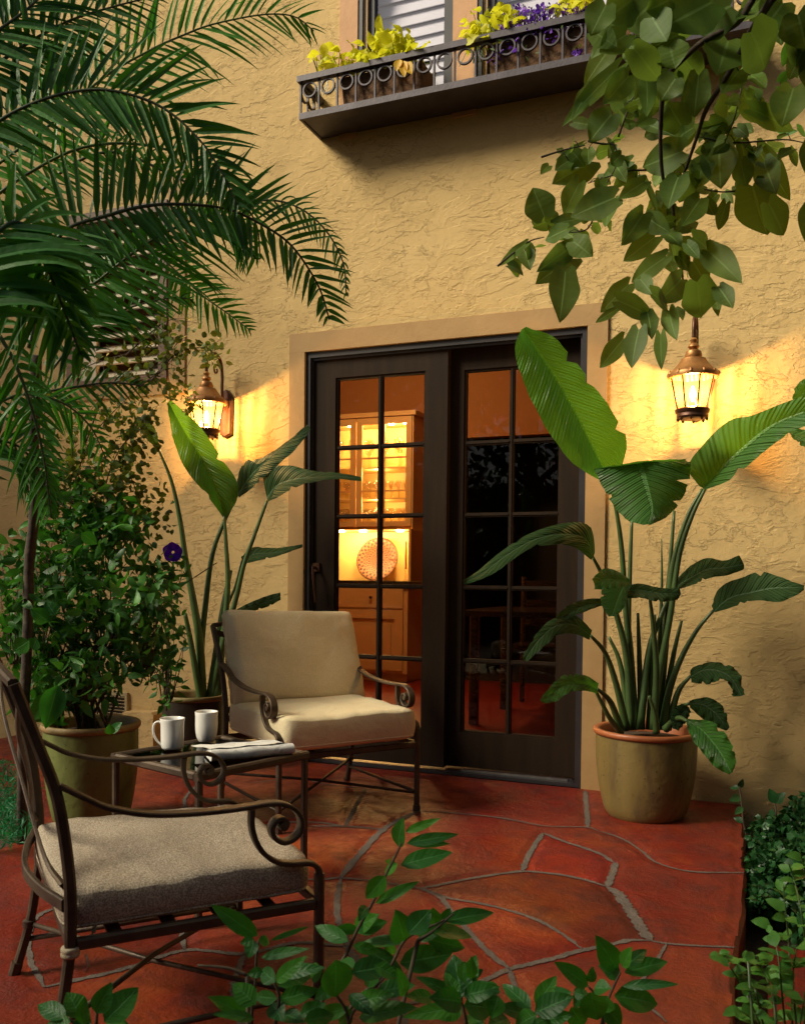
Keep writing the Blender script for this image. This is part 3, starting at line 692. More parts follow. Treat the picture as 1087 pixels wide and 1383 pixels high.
# dining table and chairs in the dark half
t = thing('dining_table', 'dark wooden dining table behind the right glazed door', 'table', (-1.15, 1.9, 0))
b = MB(); b.box(-1.9, 1.45, .72, -.4, 2.35, .755); build(b, 'tabletop', 'darkwood', t)
for x in (-1.82, -.48):
    for y in (1.53, 2.27):
        b = MB(); b.bar([(x, y, 0), (x, y, .72)], .06, .06); build(b, 'leg', 'darkwood', t)
def dchair(x, y, rz, lab):
    t = thing('dining_chair', lab, 'chair', (x, y, 0), rz, 'dining chairs in the dark room', world=False)
    b = MB(); b.box(-.22, -.22, .43, .22, .22, .47); build(b, 'seat', 'darkwood', t)
    b = MB()
    for z in (.6, .75, .9): b.box(-.18, .20, z, .18, .22, z+.05)
    build(b, 'backrest', 'darkwood', t)
    for sx in (-.2, .2):
        b = MB(); b.bar([(sx, -.2, 0), (sx, -.2, .43)], .035, .035); build(b, 'leg', 'darkwood', t)
        b = MB(); b.bar([(sx, .21, 0), (sx, .21, .5), (sx, .23, .98)], .035, .035); build(b, 'leg', 'darkwood', t)
dchair(-1.6, 2.5, 0, 'dark dining chair behind the table, nearer the lit cabinet')
dchair(-.8, 2.5, 0, 'dark dining chair behind the table, farther from the lit cabinet')
t = MB(); pts = []
for i in range(41):
    x = -1.72+.16*i/40; pts.append((x, 3.90+.02*math.sin(i*1.3)))
t.grid([[(x, y, .1), (x, y, 2.25)] for x, y in pts]); t.grid([[(x, y+.012, .1), (x, y+.012, 2.25)] for x, y in pts])
o = build(t, 'curtain', 'curtain', smooth=True); tag(o, 'narrow red curtain hanging by the dark inner doorway', 'curtain')

# ================================================================== LANTERNS
def lantern(cx, cz, label):
    Y = -.20
    L = thing('wall_lantern', label, 'lantern', (cx, 0, cz), 0, 'wall lanterns flanking the doors')
    b = MB()   # backplate
    bx = cx+.0
    pr = [(-.036, -.085), (-.04, .10), (-.03, .125), (-.015, .15), (0, .157), (.015, .15), (.03, .125), (.04, .10), (.036, -.085), (0, -.10)]
    n = len(pr)
    b.add([(bx+x, -.001, cz+.02+z) for x, z in pr]+[(bx+x, -.02, cz+.02+z) for x, z in pr]+[(bx+x*.8, -.028, cz+.02+z*.94) for x, z in pr],
          [(i, (i+1) % n, n+(i+1) % n, n+i) for i in range(n)]+[(n+i, n+(i+1) % n, 2*n+(i+1) % n, 2*n+i) for i in range(n)]+[tuple(2*n+i for i in range(n))])
    b.lathe([(.028, 0), (.03, .01), (.018, .02), (.014, .03)], n=16, M4=Matrix.Translation((bx, -.028, cz+.09)) @ Matrix.Rotation(R(90), 4, 'X'))
    build(b, 'backplate', 'bronze', L, smooth=True, angle=35)
    b = MB()   # arm
    arm = cat([(bx, -.045, cz+.10), (bx, -.055, cz+.16), (bx, -.055, cz+.25), (bx, -.07, cz+.315), (bx, -.12, cz+.345), (bx, -.175, cz+.325), (bx, -.20, cz+.285), (bx, -.20, cz+.23)], 5)
    b.tube([V(p) for p in arm], .0085, 10)
    sc_ = cat([(bx, -.06, cz+.27), (bx, -.10, cz+.29), (bx, -.13, cz+.27), (bx, -.12, cz+.245), (bx, -.10, cz+.255), (bx, -.108, cz+.268)], 5)
    b.tube([V(p) for p in sc_], .005, 8)
    build(b, 'arm', 'bronze', L, smooth=True)
    c = (cx, Y, cz)
    b = MB()   # crown/roof
    b.lathe([(.009, .235), (.017, .225), (.012, .212), (.021, .205), (.024, .196), (.014, .186), (.030, .178), (.036, .160), (.032, .150), (.05, .146), (.060, .128), (.085, .100), (.102, .088), (.106, .080), (.104, .066), (.094, .064), (.09, .070), (.05, .12), (.0, .14)], c, 24)
    for j in range(12):
        a = 2*math.pi*j/12; b.lathe([(.0, .094), (.007, .088), (.008, .078), (.0, .072)], (c[0]+.101*math.cos(a), c[1]+.101*math.sin(a), c[2]), 8)
    build(b, 'roof', 'brass', L, smooth=True, angle=40)
    b = MB()   # base ring
    b.lathe([(.0, -.105), (.04, -.108), (.060, -.104), (.066, -.096), (.064, -.084), (.070, -.078), (.072, -.066), (.066, -.062), (.060, -.064), (.055, -.07), (.052, -.10)], c, 24)
    for j in range(8):
        a = 2*math.pi*j/8; b.lathe([(.0, -.116), (.006, -.110), (.007, -.102), (.0, -.098)], (c[0]+.058*math.cos(a), c[1]+.058*math.sin(a), c[2]), 8)
    build(b, 'base_ring', 'bronze', L, smooth=True, angle=40)
    b = MB(); g = MB(); n = 8
    for j in range(n):
        a = 2*math.pi*(j+.5)/n; a2 = 2*math.pi*(j+1.5)/n
        t_, u_ = .092, .062
        p0 = Vector((c[0]+u_*math.cos(a), c[1]+u_*math.sin(a), c[2]-.066)); p1 = Vector((c[0]+t_*math.cos(a), c[1]+t_*math.sin(a), c[2]+.070))
        b.bar([p0, p1], .0065, .0065, lat=Vector((-math.sin(a), math.cos(a), 0)))
        k0, k1 = .97, .97
        q = [(c[0]+u_*k0*math.cos(a), c[1]+u_*k0*math.sin(a), c[2]-.064), (c[0]+u_*k0*math.cos(a2), c[1]+u_*k0*math.sin(a2), c[2]-.064), (c[0]+t_*k0*math.cos(a2), c[1]+t_*k0*math.sin(a2), c[2]+.068), (c[0]+t_*k0*math.cos(a), c[1]+t_*k0*math.sin(a), c[2]+.068)]
        g.add(q, [(0, 1, 2, 3)], [(j*.13, 0), (j*.13+.13, 0), (j*.13+.13, .3), (j*.13, .3)])
    build(b, 'cage_bar', 'bronze', L); build(g, 'pane', 'amber', L)
    b = MB(); b.lathe([(.012, -.062), (.012, -.03), (.009, -.028)], c, 12); build(b, 'lamp_holder', 'cream', L, smooth=True)
    b = MB(); b.lathe([(.006, -.028), (.010, -.018), (.013, -.002), (.010, .016), (.004, .03), (.0, .036)], c, 14); build(b, 'bulb', 'bulb', L, smooth=True)
    l = bpy.data.lights.new('lantern_light', 'POINT'); l.energy = LAMP_W; l.color = (1, .71, .38); l.shadow_soft_size = .009
    lo = bpy.data.objects.new('lantern_light', l); col.objects.link(lo); lo.location = (c[0], c[1]-.0, c[2]+.005)
    return L
lantern(-2.746, 1.80, 'bronze wall lantern glowing left of the doors above the potted broad-leaved plant')
lantern(-.325, 1.76, 'bronze wall lantern glowing right of the doors below the hanging branch')
# bulbs: glowing envelope that lets the filament's light out
for k in ('bulb', 'puck'):
    nt = M[k].node_tree; o = [n for n in nt.nodes if n.type == 'OUTPUT_MATERIAL'][0]; e = [n for n in nt.nodes if n.type == 'EMISSION'][0]
    a = N(nt, 'ShaderNodeAddShader'); t = N(nt, 'ShaderNodeBsdfTransparent')
    nt.links.new(e.outputs[0], a.inputs[0]); nt.links.new(t.outputs[0], a.inputs[1]); nt.links.new(a.outputs[0], o.inputs[0])
# ================================================================== WINDOW BOX
wb = thing('window_box', 'long dark iron window box with a railing of rings under the upper windows', 'window box', (-1.15, -.1, 3.2))
bx0, bx1, by0, bz0, bz1 = -2.195, -.09, -.225, 3.222, 3.425
b = MB(); b.box(bx0+.012, by0+.012, bz0+.001, bx1-.012, -.002, bz0+.010); build(b, 'tray', 'railiron', wb)
b = MB()
b.box(bx0, by0-.004, bz0-.004, bx1, by0+.012, bz0+.026); b.box(bx0, by0+.0121, bz0-.004, bx0+.012, -.002, bz0+.026); b.box(bx1-.012, by0+.0121, bz0-.004, bx1, -.002, bz0+.026)
build(b, 'bottom_rail', 'railiron', wb)
b = MB()
b.box(bx0-.008, by0-.014, bz1-.028, bx1+.008, by0+.020, bz1); b.box(bx0-.008, by0+.0201, bz1-.028, bx0+.02, -.002, bz1); b.box(bx1-.02, by0+.0201, bz1-.028, bx1+.008, -.002, bz1)
build(b, 'top_rail', 'railiron', wb)
nb = 22; sp_ = (bx1-bx0-.012)/(nb-1)
R0 = MB(); B0 = MB()
B0.bar([(0, 0, 0), (0, 0, bz1-bz0-.052)], .011, .009)
rr_ = .038
R0.lathe([(rr_-.0075, -.006), (rr_, -.006), (rr_, .006), (rr_-.0075, .006), (rr_-.0075, -.006)][:4]+[(rr_-.0075, -.006)], n=28, M4=Matrix.Rotation(R(90), 4, 'X'))
bp = rp = None
def place(src, mb, name, loc, rz=0):
    if src is None:
        src = build(mb, name, 'railiron', None); o = src
    else: o = src.copy(); col.objects.link(o)
    o.parent = wb; o.location = Vector(loc)-wb.location; o.rotation_euler = (0, 0, rz); return src
ORG['_'] = {}
R0.f = [f for f in R0.f if len(f) == 4]
for k in range(nb):
    x = bx0+.006+sp_*k
    bp = place(bp, B0, 'baluster', (x, by0+.004, bz0+.025))
    if k < nb-1: rp = place(rp, R0, 'ring', (x+sp_/2, by0+.004, bz1-.028-rr_-.004))
for yy in (-.15, -.08): bp = place(bp, B0, 'baluster', (bx0+.006, yy, bz0+.025), R(90))
rp = place(rp, R0, 'ring', (bx0+.006, -.115, bz1-.07), R(90)); rp = place(rp, R0, 'ring', (bx0+.006, -.185, bz1-.07), R(90))
# liners inside
for x0, x1, lab in ((-1.98, -1.56, 'brown fibre planter at the left end of the ringed window box'), (-1.24, -.72, 'brown fibre planter in the middle of the ringed window box'), (-.68, -.2, 'brown fibre planter at the right end of the ringed window box')):
    b = MB(); z0, z1 = bz0+.0165, bz0+.17
    for (a0, a1, w) in ((z0, z1, 0),):
        b.add([(x0+.01, -.185, z0), (x1-.01, -.185, z0), (x1-.01, -.03, z0), (x0+.01, -.03, z0), (x0, -.20, z1), (x1, -.20, z1), (x1, -.02, z1), (x0, -.02, z1), (x0+.012, -.188, z1), (x1-.012, -.188, z1), (x1-.012, -.032, z1), (x0+.012, -.032, z1), (x0+.012, -.188, z1-.03), (x1-.012, -.188, z1-.03), (x1-.012, -.032, z1-.03), (x0+.012, -.032, z1-.03)],
              [(3, 2, 1, 0), (0, 1, 5, 4), (1, 2, 6, 5), (2, 3, 7, 6), (3, 0, 4, 7), (4, 5, 9, 8), (5, 6, 10, 9), (6, 7, 11, 10), (7, 4, 8, 11), (8, 9, 13, 12), (9, 10, 14, 13), (10, 11, 15, 14), (11, 8, 12, 15), (12, 13, 14, 15)])
    o = build(b, 'planter', 'coir'); tag(o, lab, 'planter', 'fibre planters in the window box')

# ------------------------------------------------------------------ leaf helpers
def leaf(mb, base, tip, w, nrm, fold=.18, droop=.1, k=6, shape='oval', curl=0):
    if shape == 'heart' and k > 5: k = 12
    base = V(base); tip = V(tip); d = tip-base; L = d.length
    if L < 1e-5: return
    t = d/L; nrm = V(nrm); side = t.cross(nrm)
    side = side.normalized() if side.length > 1e-5 else t.orthogonal().normalized(); nn = side.cross(t)
    rows = []; nu = 2
    for i in range(k+1):
        s = i/k
        if shape == 'oval': ww = math.sin(math.pi*min(1, s**.85))**.8*(1-.25*s)
        elif shape == 'heart': ww = (min(1, (s*7)**.5) if s < .3 else 1)*math.cos(max(0, (s-.28)/.72)*math.pi/2)**.75*1.0 if s < .999 else 0
        elif shape == 'round': ww = math.sin(math.pi*s)**.55
        elif shape == 'lance': ww = math.sin(math.pi*s**.7)
        elif shape == 'blade': ww = (1-s)**.6*min(1, s*8+.3)
        back = 0
        if shape == 'heart':
            ww = (.60+.40*math.sin(min(1, s/.36)*math.pi/2)) if s < .36 else max(0, 1-((s-.36)/.64)**1.55)**.86 if s < .999 else 0
            back = -.13*L*max(0, 1-s/.2)**1.5
        hw = ww*w/2
        p = base + t*(L*s) - nn*(droop*L*s*s) + nn*(droop*L*s*.6)
        wv = curl*math.sin(s*9)*w*.1
        m1 = .55 if shape == 'heart' else .5
        rows.append([p + side*hw + nn*(fold*hw+wv) + t*back, p + side*hw*m1 + nn*(fold*hw*.42) + t*back*1.25, p, p - side*hw*m1 + nn*(fold*hw*.42) + t*back*1.25, p - side*hw + nn*(fold*hw-wv) + t*back] if k > 5 else [p + side*hw + nn*(fold*hw+wv) + t*back, p, p - side*hw + nn*(fold*hw-wv) + t*back])
    mb.grid(rows)
def randdir(rg, zb=0):
    while True:
        v = Vector((rg.uniform(-1, 1), rg.uniform(-1, 1), rg.uniform(-1, 1)))
        if .1 < v.length < 1: v.normalize(); v.z += zb; return v.normalized()
def pleaf(mb, o, s, rec, dep, rg, shape='oval', jit=.05, fold=.2, tilt=.6, k=6, droop=.15):
    # a leaf given by base and tip as seen from the photograph's side, at its own distance
    bx_, by_, tx, ty, w = rec
    x0, y0, x1, y1 = o[0]+bx_/s, o[1]+by_/s, o[0]+tx/s, o[1]+ty/s
    d0 = dep+rg.uniform(-jit, jit); d1 = d0+rg.uniform(-jit, jit)
    a = P(x0, y0, d0); c = P(x1, y1, d1); wm = w/s*dep/F
    nn = (CAM-a).normalized()+Vector((rg.uniform(-tilt, tilt), rg.uniform(-tilt, tilt), rg.uniform(-tilt, tilt)))*.6+Vector((0, 0, .25))
    leaf(mb, a, c, wm*1.12, nn, fold=fold, droop=droop*rg.uniform(.3, 1), k=k, shape=shape, curl=rg.uniform(-.5, .5))
def cloud(mb, clusters, size, rg, shape='oval', asp=.55, dthick=.5, zb=.3, k=3, twigs=None, droop=.2):
    for (px, py, rx, ry, dep, n) in clusters:
        for _ in range(int(n*1.35)):
            v = randdir(rg)*(rg.random()**.4)
            d = dep+v.y*dthick*.5
            p = P(px+v.x*rx, py+v.z*ry, d)
            if p.y > -.03: p.y = -.03-rg.random()*.05
            if p.z < (floorz(p.y)+.01 if p.x < -.1 else -.16): continue
            s = size*rg.uniform(.55, 1.25); dr = randdir(rg); dr.z -= .25; dr.normalize()
            leaf(mb, p, p+dr*s, s*asp, randdir(rg, zb), shape=shape, k=k, fold=rg.uniform(.05, .4), droop=droop)
            if twigs is not None and rg.random() < .12:
                q = P(px+v.x*rx*.3, py+ry*.7, dep)
                if q.y < -.02: twigs.tube([p, p.lerp(q, .5)+randdir(rg)*.02, q], [.0012, .002, .003], 5, cap=False)

rg = random.Random(11)
# lime-leaved plants and trailing purple flowers in the window box
def flowerclump(name, label, cat_, specs, mat, extra=None, size=.07, group=None, shape='oval', asp=.7, stem='stalk'):
    c0 = ony(specs[0][0], specs[0][1], -.12)
    t = thing(name, label, cat_, (c0.x, c0.y, c0.z), 0, group)
    b = MB(); st = MB()
    for (px, py, rx, ry, n) in specs:
        for _ in range(n):
            yy = -.12+rg.uniform(-.11, .06)
            v = randdir(rg)*(rg.random()**.45); p = ony(px+v.x*rx, py+v.z*ry, yy)
            s = size*rg.uniform(.6, 1.25); dr = randdir(rg); dr.z = dr.z*.6-.1; dr.y -= .3; dr.normalize()
            leaf(b, p, p+dr*s, s*asp, randdir(rg, .6), shape=shape, k=5, fold=.25, droop=.35, curl=.8)
            if rg.random() < .3:
                q = Vector((p.x+rg.uniform(-.05, .05), -.11, 3.38)); st.tube([p, p.lerp(q, .5)+randdir(rg)*.02, q], .002, 5, cap=False)
    build(b, 'foliage', mat, t, smooth=True); build(st, 'stem', stem, t)
    return t
flowerclump('lime_plant', 'lime yellow leafy plant spilling over the left end of the window box', 'plant', [(455, 78, 34, 14, 34), (495, 76, 26, 18, 34), (532, 60, 30, 24, 55), (556, 72, 18, 16, 18)], 'coleus')
t = flowerclump('lime_plant', 'lime yellow leafy plant left of the purple flowers in the window box', 'plant', [(650, 40, 26, 26, 40), (682, 24, 22, 20, 30), (636, 56, 20, 12, 14)], 'coleus')
flowerclump('lime_plant', 'lime yellow leafy plant right of the purple flowers behind the branch', 'plant', [(772, 8, 22, 16, 26), (800, 2, 14, 14, 12)], 'coleus')
b = MB()
for q in ((545, 82, 546, 104), (540, 80, 535, 96), (549, 84, 556, 100)):
    a, c = ony(q[0], q[1], -.25), ony(q[2], q[3], -.26); leaf(b, a, c, .05, (0, -1, .2), shape='oval', k=6, fold=.3)
o = build(b, 'fading_leaf', 'yellowleaf', [x for x in col.objects if x.name.startswith('lime_plant')][0], smooth=True)
t = flowerclump('lobelia', 'trailing purple flowers hanging over the middle of the window box', 'flowers', [(700, 40, 30, 14, 130), (740, 40, 34, 14, 150), (715, 18, 34, 14, 70), (785, 22, 22, 16, 80), (668, 76, 10, 9, 30), (690, 68, 9, 6, 16), (780, 68, 10, 5, 24), (757, 18, 40, 16, 60)], 'purple', size=.022, shape='round', asp=.9, stem='twig')
b = MB()
for _ in range(70):
    p = ony(rg.uniform(655, 800), rg.uniform(4, 60), -.12+rg.uniform(-.1, .05)); q = ony(p.x*0+rg.uniform(680, 790), 70, -.12)
    b.tube([p, p.lerp(q, .5)+randdir(rg)*.03, q], .0015, 4, cap=False)
build(b, 'stem', 'twig', t)
b = MB(); 
for _ in range(160):
    p = ony(rg.uniform(655, 805), rg.uniform(8, 85), -.12+rg.uniform(-.12, .05)); d = randdir(rg); leaf(b, p, p+d*.03, .010, randdir(rg), k=3)
build(b, 'foliage', 'vine', t)

# ================================================================== POTS
def pot(parent, c, r_rim, r_base, h, mat, rim_mat, belly=1.03, soil=.045):
    b = MB()
    pr = [(r_base*.96, 0), (r_base, .006)]
    for i in range(1, 12):
        s = i/12; r = r_base+(r_rim*.955-r_base)*(s**.62)*1.0; pr.append((r*(1+(belly-1)*math.sin(math.pi*s)), h*.93*s))
    pr += [(r_rim*.955, h*.93)]
    b.lathe(pr, c, 64, wob=.006); b.f.pop(); p = build(b, 'pot', mat, parent, smooth=True)
    b = MB(); b.lathe([(r_rim*.955, h*.931), (r_rim*.99, h*.94), (r_rim*1.01, h*.965), (r_rim, h*.99), (r_rim*.97, h), (r_rim*.90, h*.995), (r_rim*.875, h*.97), (r_rim*.86, h*.85), (r_rim*.84, h*.8)], c, 64, wob=.006)
    b.f = [f for f in b.f if len(f) == 4]
    build(b, 'rim', rim_mat, parent, smooth=True)
    b = MB(); b.lathe([(r_rim*.86, 0), (r_rim*.5, .01), (0, .018)], (c[0], c[1], c[2]+h-soil), 32); build(b, 'soil', 'soil', parent, smooth=True)
def sleaf(mb, mid, A, B, d0, d1, ea, eb, k=28, nu=10, seed=0, wave=.006, split=0):
    # broad leaf: midrib, one edge and the other edge as pixel polylines of equal length; depths along it
    rg = random.Random(seed); n = len(mid)
    dep = [d0+(d1-d0)*i/(n-1) for i in range(n)]
    f = lambda pl, off: resample(cat([(x, y, dep[i]+off*math.sin(math.pi*min(1, .15+i/(n-1)*.85)) if off else dep[i]) for i, (x, y) in enumerate(pl)], 8), k+1)
    m_, a_, b_ = f(mid, 0), f(A, ea), f(B, eb)
    rows = []; ph = rg.uniform(0, 6); notch = {}
    for _ in range(3): notch[(rg.randint(6, k-5), rg.random() < .5)] = rg.uniform(.08, .32)
    for i in range(k+1):
        Pm, Pa, Pb = P(*m_[i]), P(*a_[i]), P(*b_[i]); row = []
        nrm = (Pa-Pm).cross(Pb-Pm); tw = fw
        for j in range(2*nu+1):
            u = (j-nu)/nu
            if (i, u > 0) in notch: u *= 1-notch[(i, u > 0)]*abs(u)**3
            p = Pm.lerp(Pa, -u) if u < 0 else Pm.lerp(Pb, u)
            au = abs(u)
            bow = .10*math.sin(math.pi*au)*((Pa-Pm).length if u < 0 else (Pb-Pm).length)
            wv = wave*au*au*(math.sin(i*1.15+ph+u*1.5)+.6*math.sin(i*2.7+ph*2))
            row.append(p - tw*(bow+wv))
        rows.append(row)
    mb.grid(rows)
def stalk(mb, pts, r0, r1, d0, d1, n=8):
    c = cat([(x, y, d0+(d1-d0)*i/(len(pts)-1)) for i, (x, y) in enumerate(pts)], 6)
    k = len(c); mb.tube([P(*p) for p in c], [r0+(r1-r0)*i/(k-1) for i in range(k)], n)

# right broad-leaved plant ------------------------------------------------
pc = (-.475, -.335, floorz(-.34)+.0)
D = 3.77
br = thing('potted_plant', 'tall broad-leaved plant in an olive glazed pot with an orange rim right of the doors', 'potted plant', pc)
pot(br, pc, .215, .155, .365, 'glazeR', 'terra', 1.05)
S = MB()
ST = [([(822, 645), (832, 690), (839, 740), (843, 800), (850, 880), (858, 985)], D-.1, D), ([(853, 700), (850, 780), (848, 860), (852, 985)], D+.02, D), ([(910, 690), (903, 780), (893, 878), (884, 985)], D+.05, D+.02),
      ([(954, 656), (935, 695), (917, 750), (905, 830), (890, 910), (880, 985)], D-.1, D), ([(948, 660), (927, 700), (908, 765), (900, 850), (888, 985)], D-.05, D+.03), ([(800, 752), (813, 778), (832, 830), (846, 890), (852, 985)], D-.15, D),
      ([(963, 824), (940, 852), (918, 892), (903, 935), (894, 985)], D-.12, D-.03), ([(797, 858), (817, 882), (832, 925), (846, 985)], D-.2, D-.04), ([(806, 930), (824, 948), (838, 985)], D-.2, D-.08), ([(877, 806), (882, 850), (886, 910), (882, 985)], D-.15, D-.05),
      ([(908, 793), (893, 830), (876, 880), (864, 985)], D, D-.02), ([(932, 913), (915, 935), (901, 985)], D-.1, D-.02), ([(928, 974), (915, 970), (898, 985)], D-.2, D-.08), ([(930, 950), (915, 958), (900, 985)], D-.1, D), ([(893, 728), (893, 800), (888, 900), (880, 985)], D+.02, D),
      ([(920, 838), (908, 890), (893, 985)], D, D), ([(861, 828), (863, 890), (866, 985)], D+.03, D), ([(800, 925), (822, 968), (838, 990)], D-.22, D-.1), ([(822, 860), (838, 900), (850, 985)], D, D), ([(846, 820), (852, 880), (858, 985)], D+.05, D), ([(884, 830), (880, 900), (876, 985)], D-.02, D), ([(876, 940), (884, 965), (886, 990)], D-.16, D-.12)]
for i, (pl, a, c) in enumerate(ST): stalk(S, pl, .006 if i not in (14,) else .002, .017 if i < 13 else .015, a, c)
build(S, 'stalk', 'stalk', br, smooth=True)
def L(parent, mat, label=None, **k):
    b = MB(); sleaf(b, **k); o = build(b, 'leaf', mat, parent, smooth=True)
    if label: o['label'] = label
    return o
L(br, 'strelBright', 'largest, upright bright green leaf', mid=[(706, 444), (727, 475), (753, 514), (779, 560), (800, 603), (813, 630), (824, 650)], A=[(704, 445), (695, 470), (706, 514), (735, 574), (768, 620), (797, 642), (822, 652)], B=[(710, 442), (748, 456), (797, 515), (833, 566), (846, 598), (840, 628), (827, 650)], d0=D-.35, d1=D-.1, ea=-.04, eb=-.06, seed=1)
L(br, 'strelR', 'leaf folded down over its stalk', mid=[(862, 624), (868, 645), (875, 668), (880, 690), (874, 708)], A=[(802, 633), (813, 657), (829, 684), (848, 703), (869, 709)], B=[(932, 624), (930, 650), (918, 678), (900, 698), (878, 709)], d0=D-.25, d1=D-.4, ea=.05, eb=.05, seed=2)
L(br, 'strelR', mid=[(805, 636), (840, 632), (880, 626), (925, 622)], A=[(806, 633), (840, 627), (870, 622), (925, 620)], B=[(803, 640), (842, 640), (890, 638), (932, 626)], d0=D-.18, d1=D-.22, ea=-.1, eb=.02, seed=3)
L(br, 'strelR', mid=[(948, 659), (975, 633), (1010, 601), (1045, 574), (1090, 556), (1140, 545)], A=[(944, 657), (929, 628), (978, 572), (1018, 560), (1066, 541), (1130, 522)], B=[(950, 662), (985, 648), (1022, 618), (1055, 592), (1090, 574), (1140, 560)], d0=D-.12, d1=D-.5, ea=.03, eb=-.05, seed=4, split=1)
L(br, 'strelR', mid=[(1062, 580), (1080, 592), (1100, 604), (1125, 615)], A=[(1062, 579), (1085, 580), (1105, 590), (1125, 612)], B=[(1062, 582), (1076, 597), (1096, 610), (1122, 618)], d0=D-.1, d1=D-.2, ea=0, eb=0, seed=5)
L(br, 'strelR', mid=[(1078, 553), (1080, 540), (1090, 525), (1110, 510)], A=[(1076, 553), (1070, 535), (1080, 515), (1105, 505)], B=[(1082, 554), (1095, 545), (1110, 530), (1115, 512)], d0=D-.3, d1=D-.3, ea=0, eb=0, seed=6)
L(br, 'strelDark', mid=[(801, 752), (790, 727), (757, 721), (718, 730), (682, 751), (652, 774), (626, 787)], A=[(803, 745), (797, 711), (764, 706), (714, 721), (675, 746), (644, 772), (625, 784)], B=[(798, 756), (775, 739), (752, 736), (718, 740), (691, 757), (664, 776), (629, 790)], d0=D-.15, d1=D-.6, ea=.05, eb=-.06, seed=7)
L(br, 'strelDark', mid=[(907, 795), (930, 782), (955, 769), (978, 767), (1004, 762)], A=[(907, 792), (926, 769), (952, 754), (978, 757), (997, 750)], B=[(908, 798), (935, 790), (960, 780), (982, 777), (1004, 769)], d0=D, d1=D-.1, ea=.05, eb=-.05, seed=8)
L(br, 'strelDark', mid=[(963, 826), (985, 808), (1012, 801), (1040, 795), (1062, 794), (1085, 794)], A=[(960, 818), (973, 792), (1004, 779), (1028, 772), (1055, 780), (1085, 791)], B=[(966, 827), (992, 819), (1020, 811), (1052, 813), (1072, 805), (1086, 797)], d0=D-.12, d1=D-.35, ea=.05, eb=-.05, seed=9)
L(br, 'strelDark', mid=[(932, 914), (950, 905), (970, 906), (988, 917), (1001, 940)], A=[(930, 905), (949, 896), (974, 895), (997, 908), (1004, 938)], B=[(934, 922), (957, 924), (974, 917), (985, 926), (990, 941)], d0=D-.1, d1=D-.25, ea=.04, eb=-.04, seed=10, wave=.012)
L(br, 'strelBright', 'low bright leaf hanging beside the pot', mid=[(927, 974), (945, 984), (960, 1000), (975, 1021), (987, 1044)], A=[(926, 977), (934, 998), (948, 1016), (965, 1036), (984, 1046)], B=[(929, 971), (962, 975), (981, 994), (993, 1020), (990, 1043)], d0=D-.22, d1=D-.3, ea=-.03, eb=-.03, seed=11)
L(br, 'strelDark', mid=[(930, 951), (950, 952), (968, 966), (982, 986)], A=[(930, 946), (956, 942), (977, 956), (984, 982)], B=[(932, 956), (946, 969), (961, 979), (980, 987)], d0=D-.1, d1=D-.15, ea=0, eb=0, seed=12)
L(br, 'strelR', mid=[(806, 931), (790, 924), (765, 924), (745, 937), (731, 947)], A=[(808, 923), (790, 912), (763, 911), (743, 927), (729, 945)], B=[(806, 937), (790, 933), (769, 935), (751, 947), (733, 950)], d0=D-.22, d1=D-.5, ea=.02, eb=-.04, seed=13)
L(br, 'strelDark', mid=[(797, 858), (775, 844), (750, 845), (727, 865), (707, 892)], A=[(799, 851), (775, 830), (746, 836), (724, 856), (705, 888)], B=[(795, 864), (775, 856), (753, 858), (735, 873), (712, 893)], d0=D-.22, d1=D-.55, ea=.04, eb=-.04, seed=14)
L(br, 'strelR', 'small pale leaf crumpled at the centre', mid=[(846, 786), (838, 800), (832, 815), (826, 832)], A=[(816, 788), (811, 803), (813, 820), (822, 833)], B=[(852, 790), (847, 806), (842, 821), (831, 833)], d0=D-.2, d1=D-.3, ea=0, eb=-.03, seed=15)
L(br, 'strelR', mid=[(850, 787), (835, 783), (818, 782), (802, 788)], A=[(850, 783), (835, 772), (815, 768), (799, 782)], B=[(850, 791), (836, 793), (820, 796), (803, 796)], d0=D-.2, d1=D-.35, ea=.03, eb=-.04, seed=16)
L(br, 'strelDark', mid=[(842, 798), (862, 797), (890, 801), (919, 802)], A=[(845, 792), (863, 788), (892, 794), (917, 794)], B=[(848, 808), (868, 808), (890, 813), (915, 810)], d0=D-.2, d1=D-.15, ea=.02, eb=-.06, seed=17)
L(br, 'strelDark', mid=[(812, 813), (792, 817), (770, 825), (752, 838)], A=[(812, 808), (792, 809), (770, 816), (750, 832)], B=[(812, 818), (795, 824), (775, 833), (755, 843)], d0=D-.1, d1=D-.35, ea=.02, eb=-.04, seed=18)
L(br, 'strelDark', mid=[(930, 955), (920, 965), (915, 975), (912, 985)], A=[(932, 962), (928, 972), (922, 980), (915, 987)], B=[(920, 950), (908, 958), (905, 970), (908, 984)], d0=D-.12, d1=D-.15, ea=0, eb=0, seed=19)

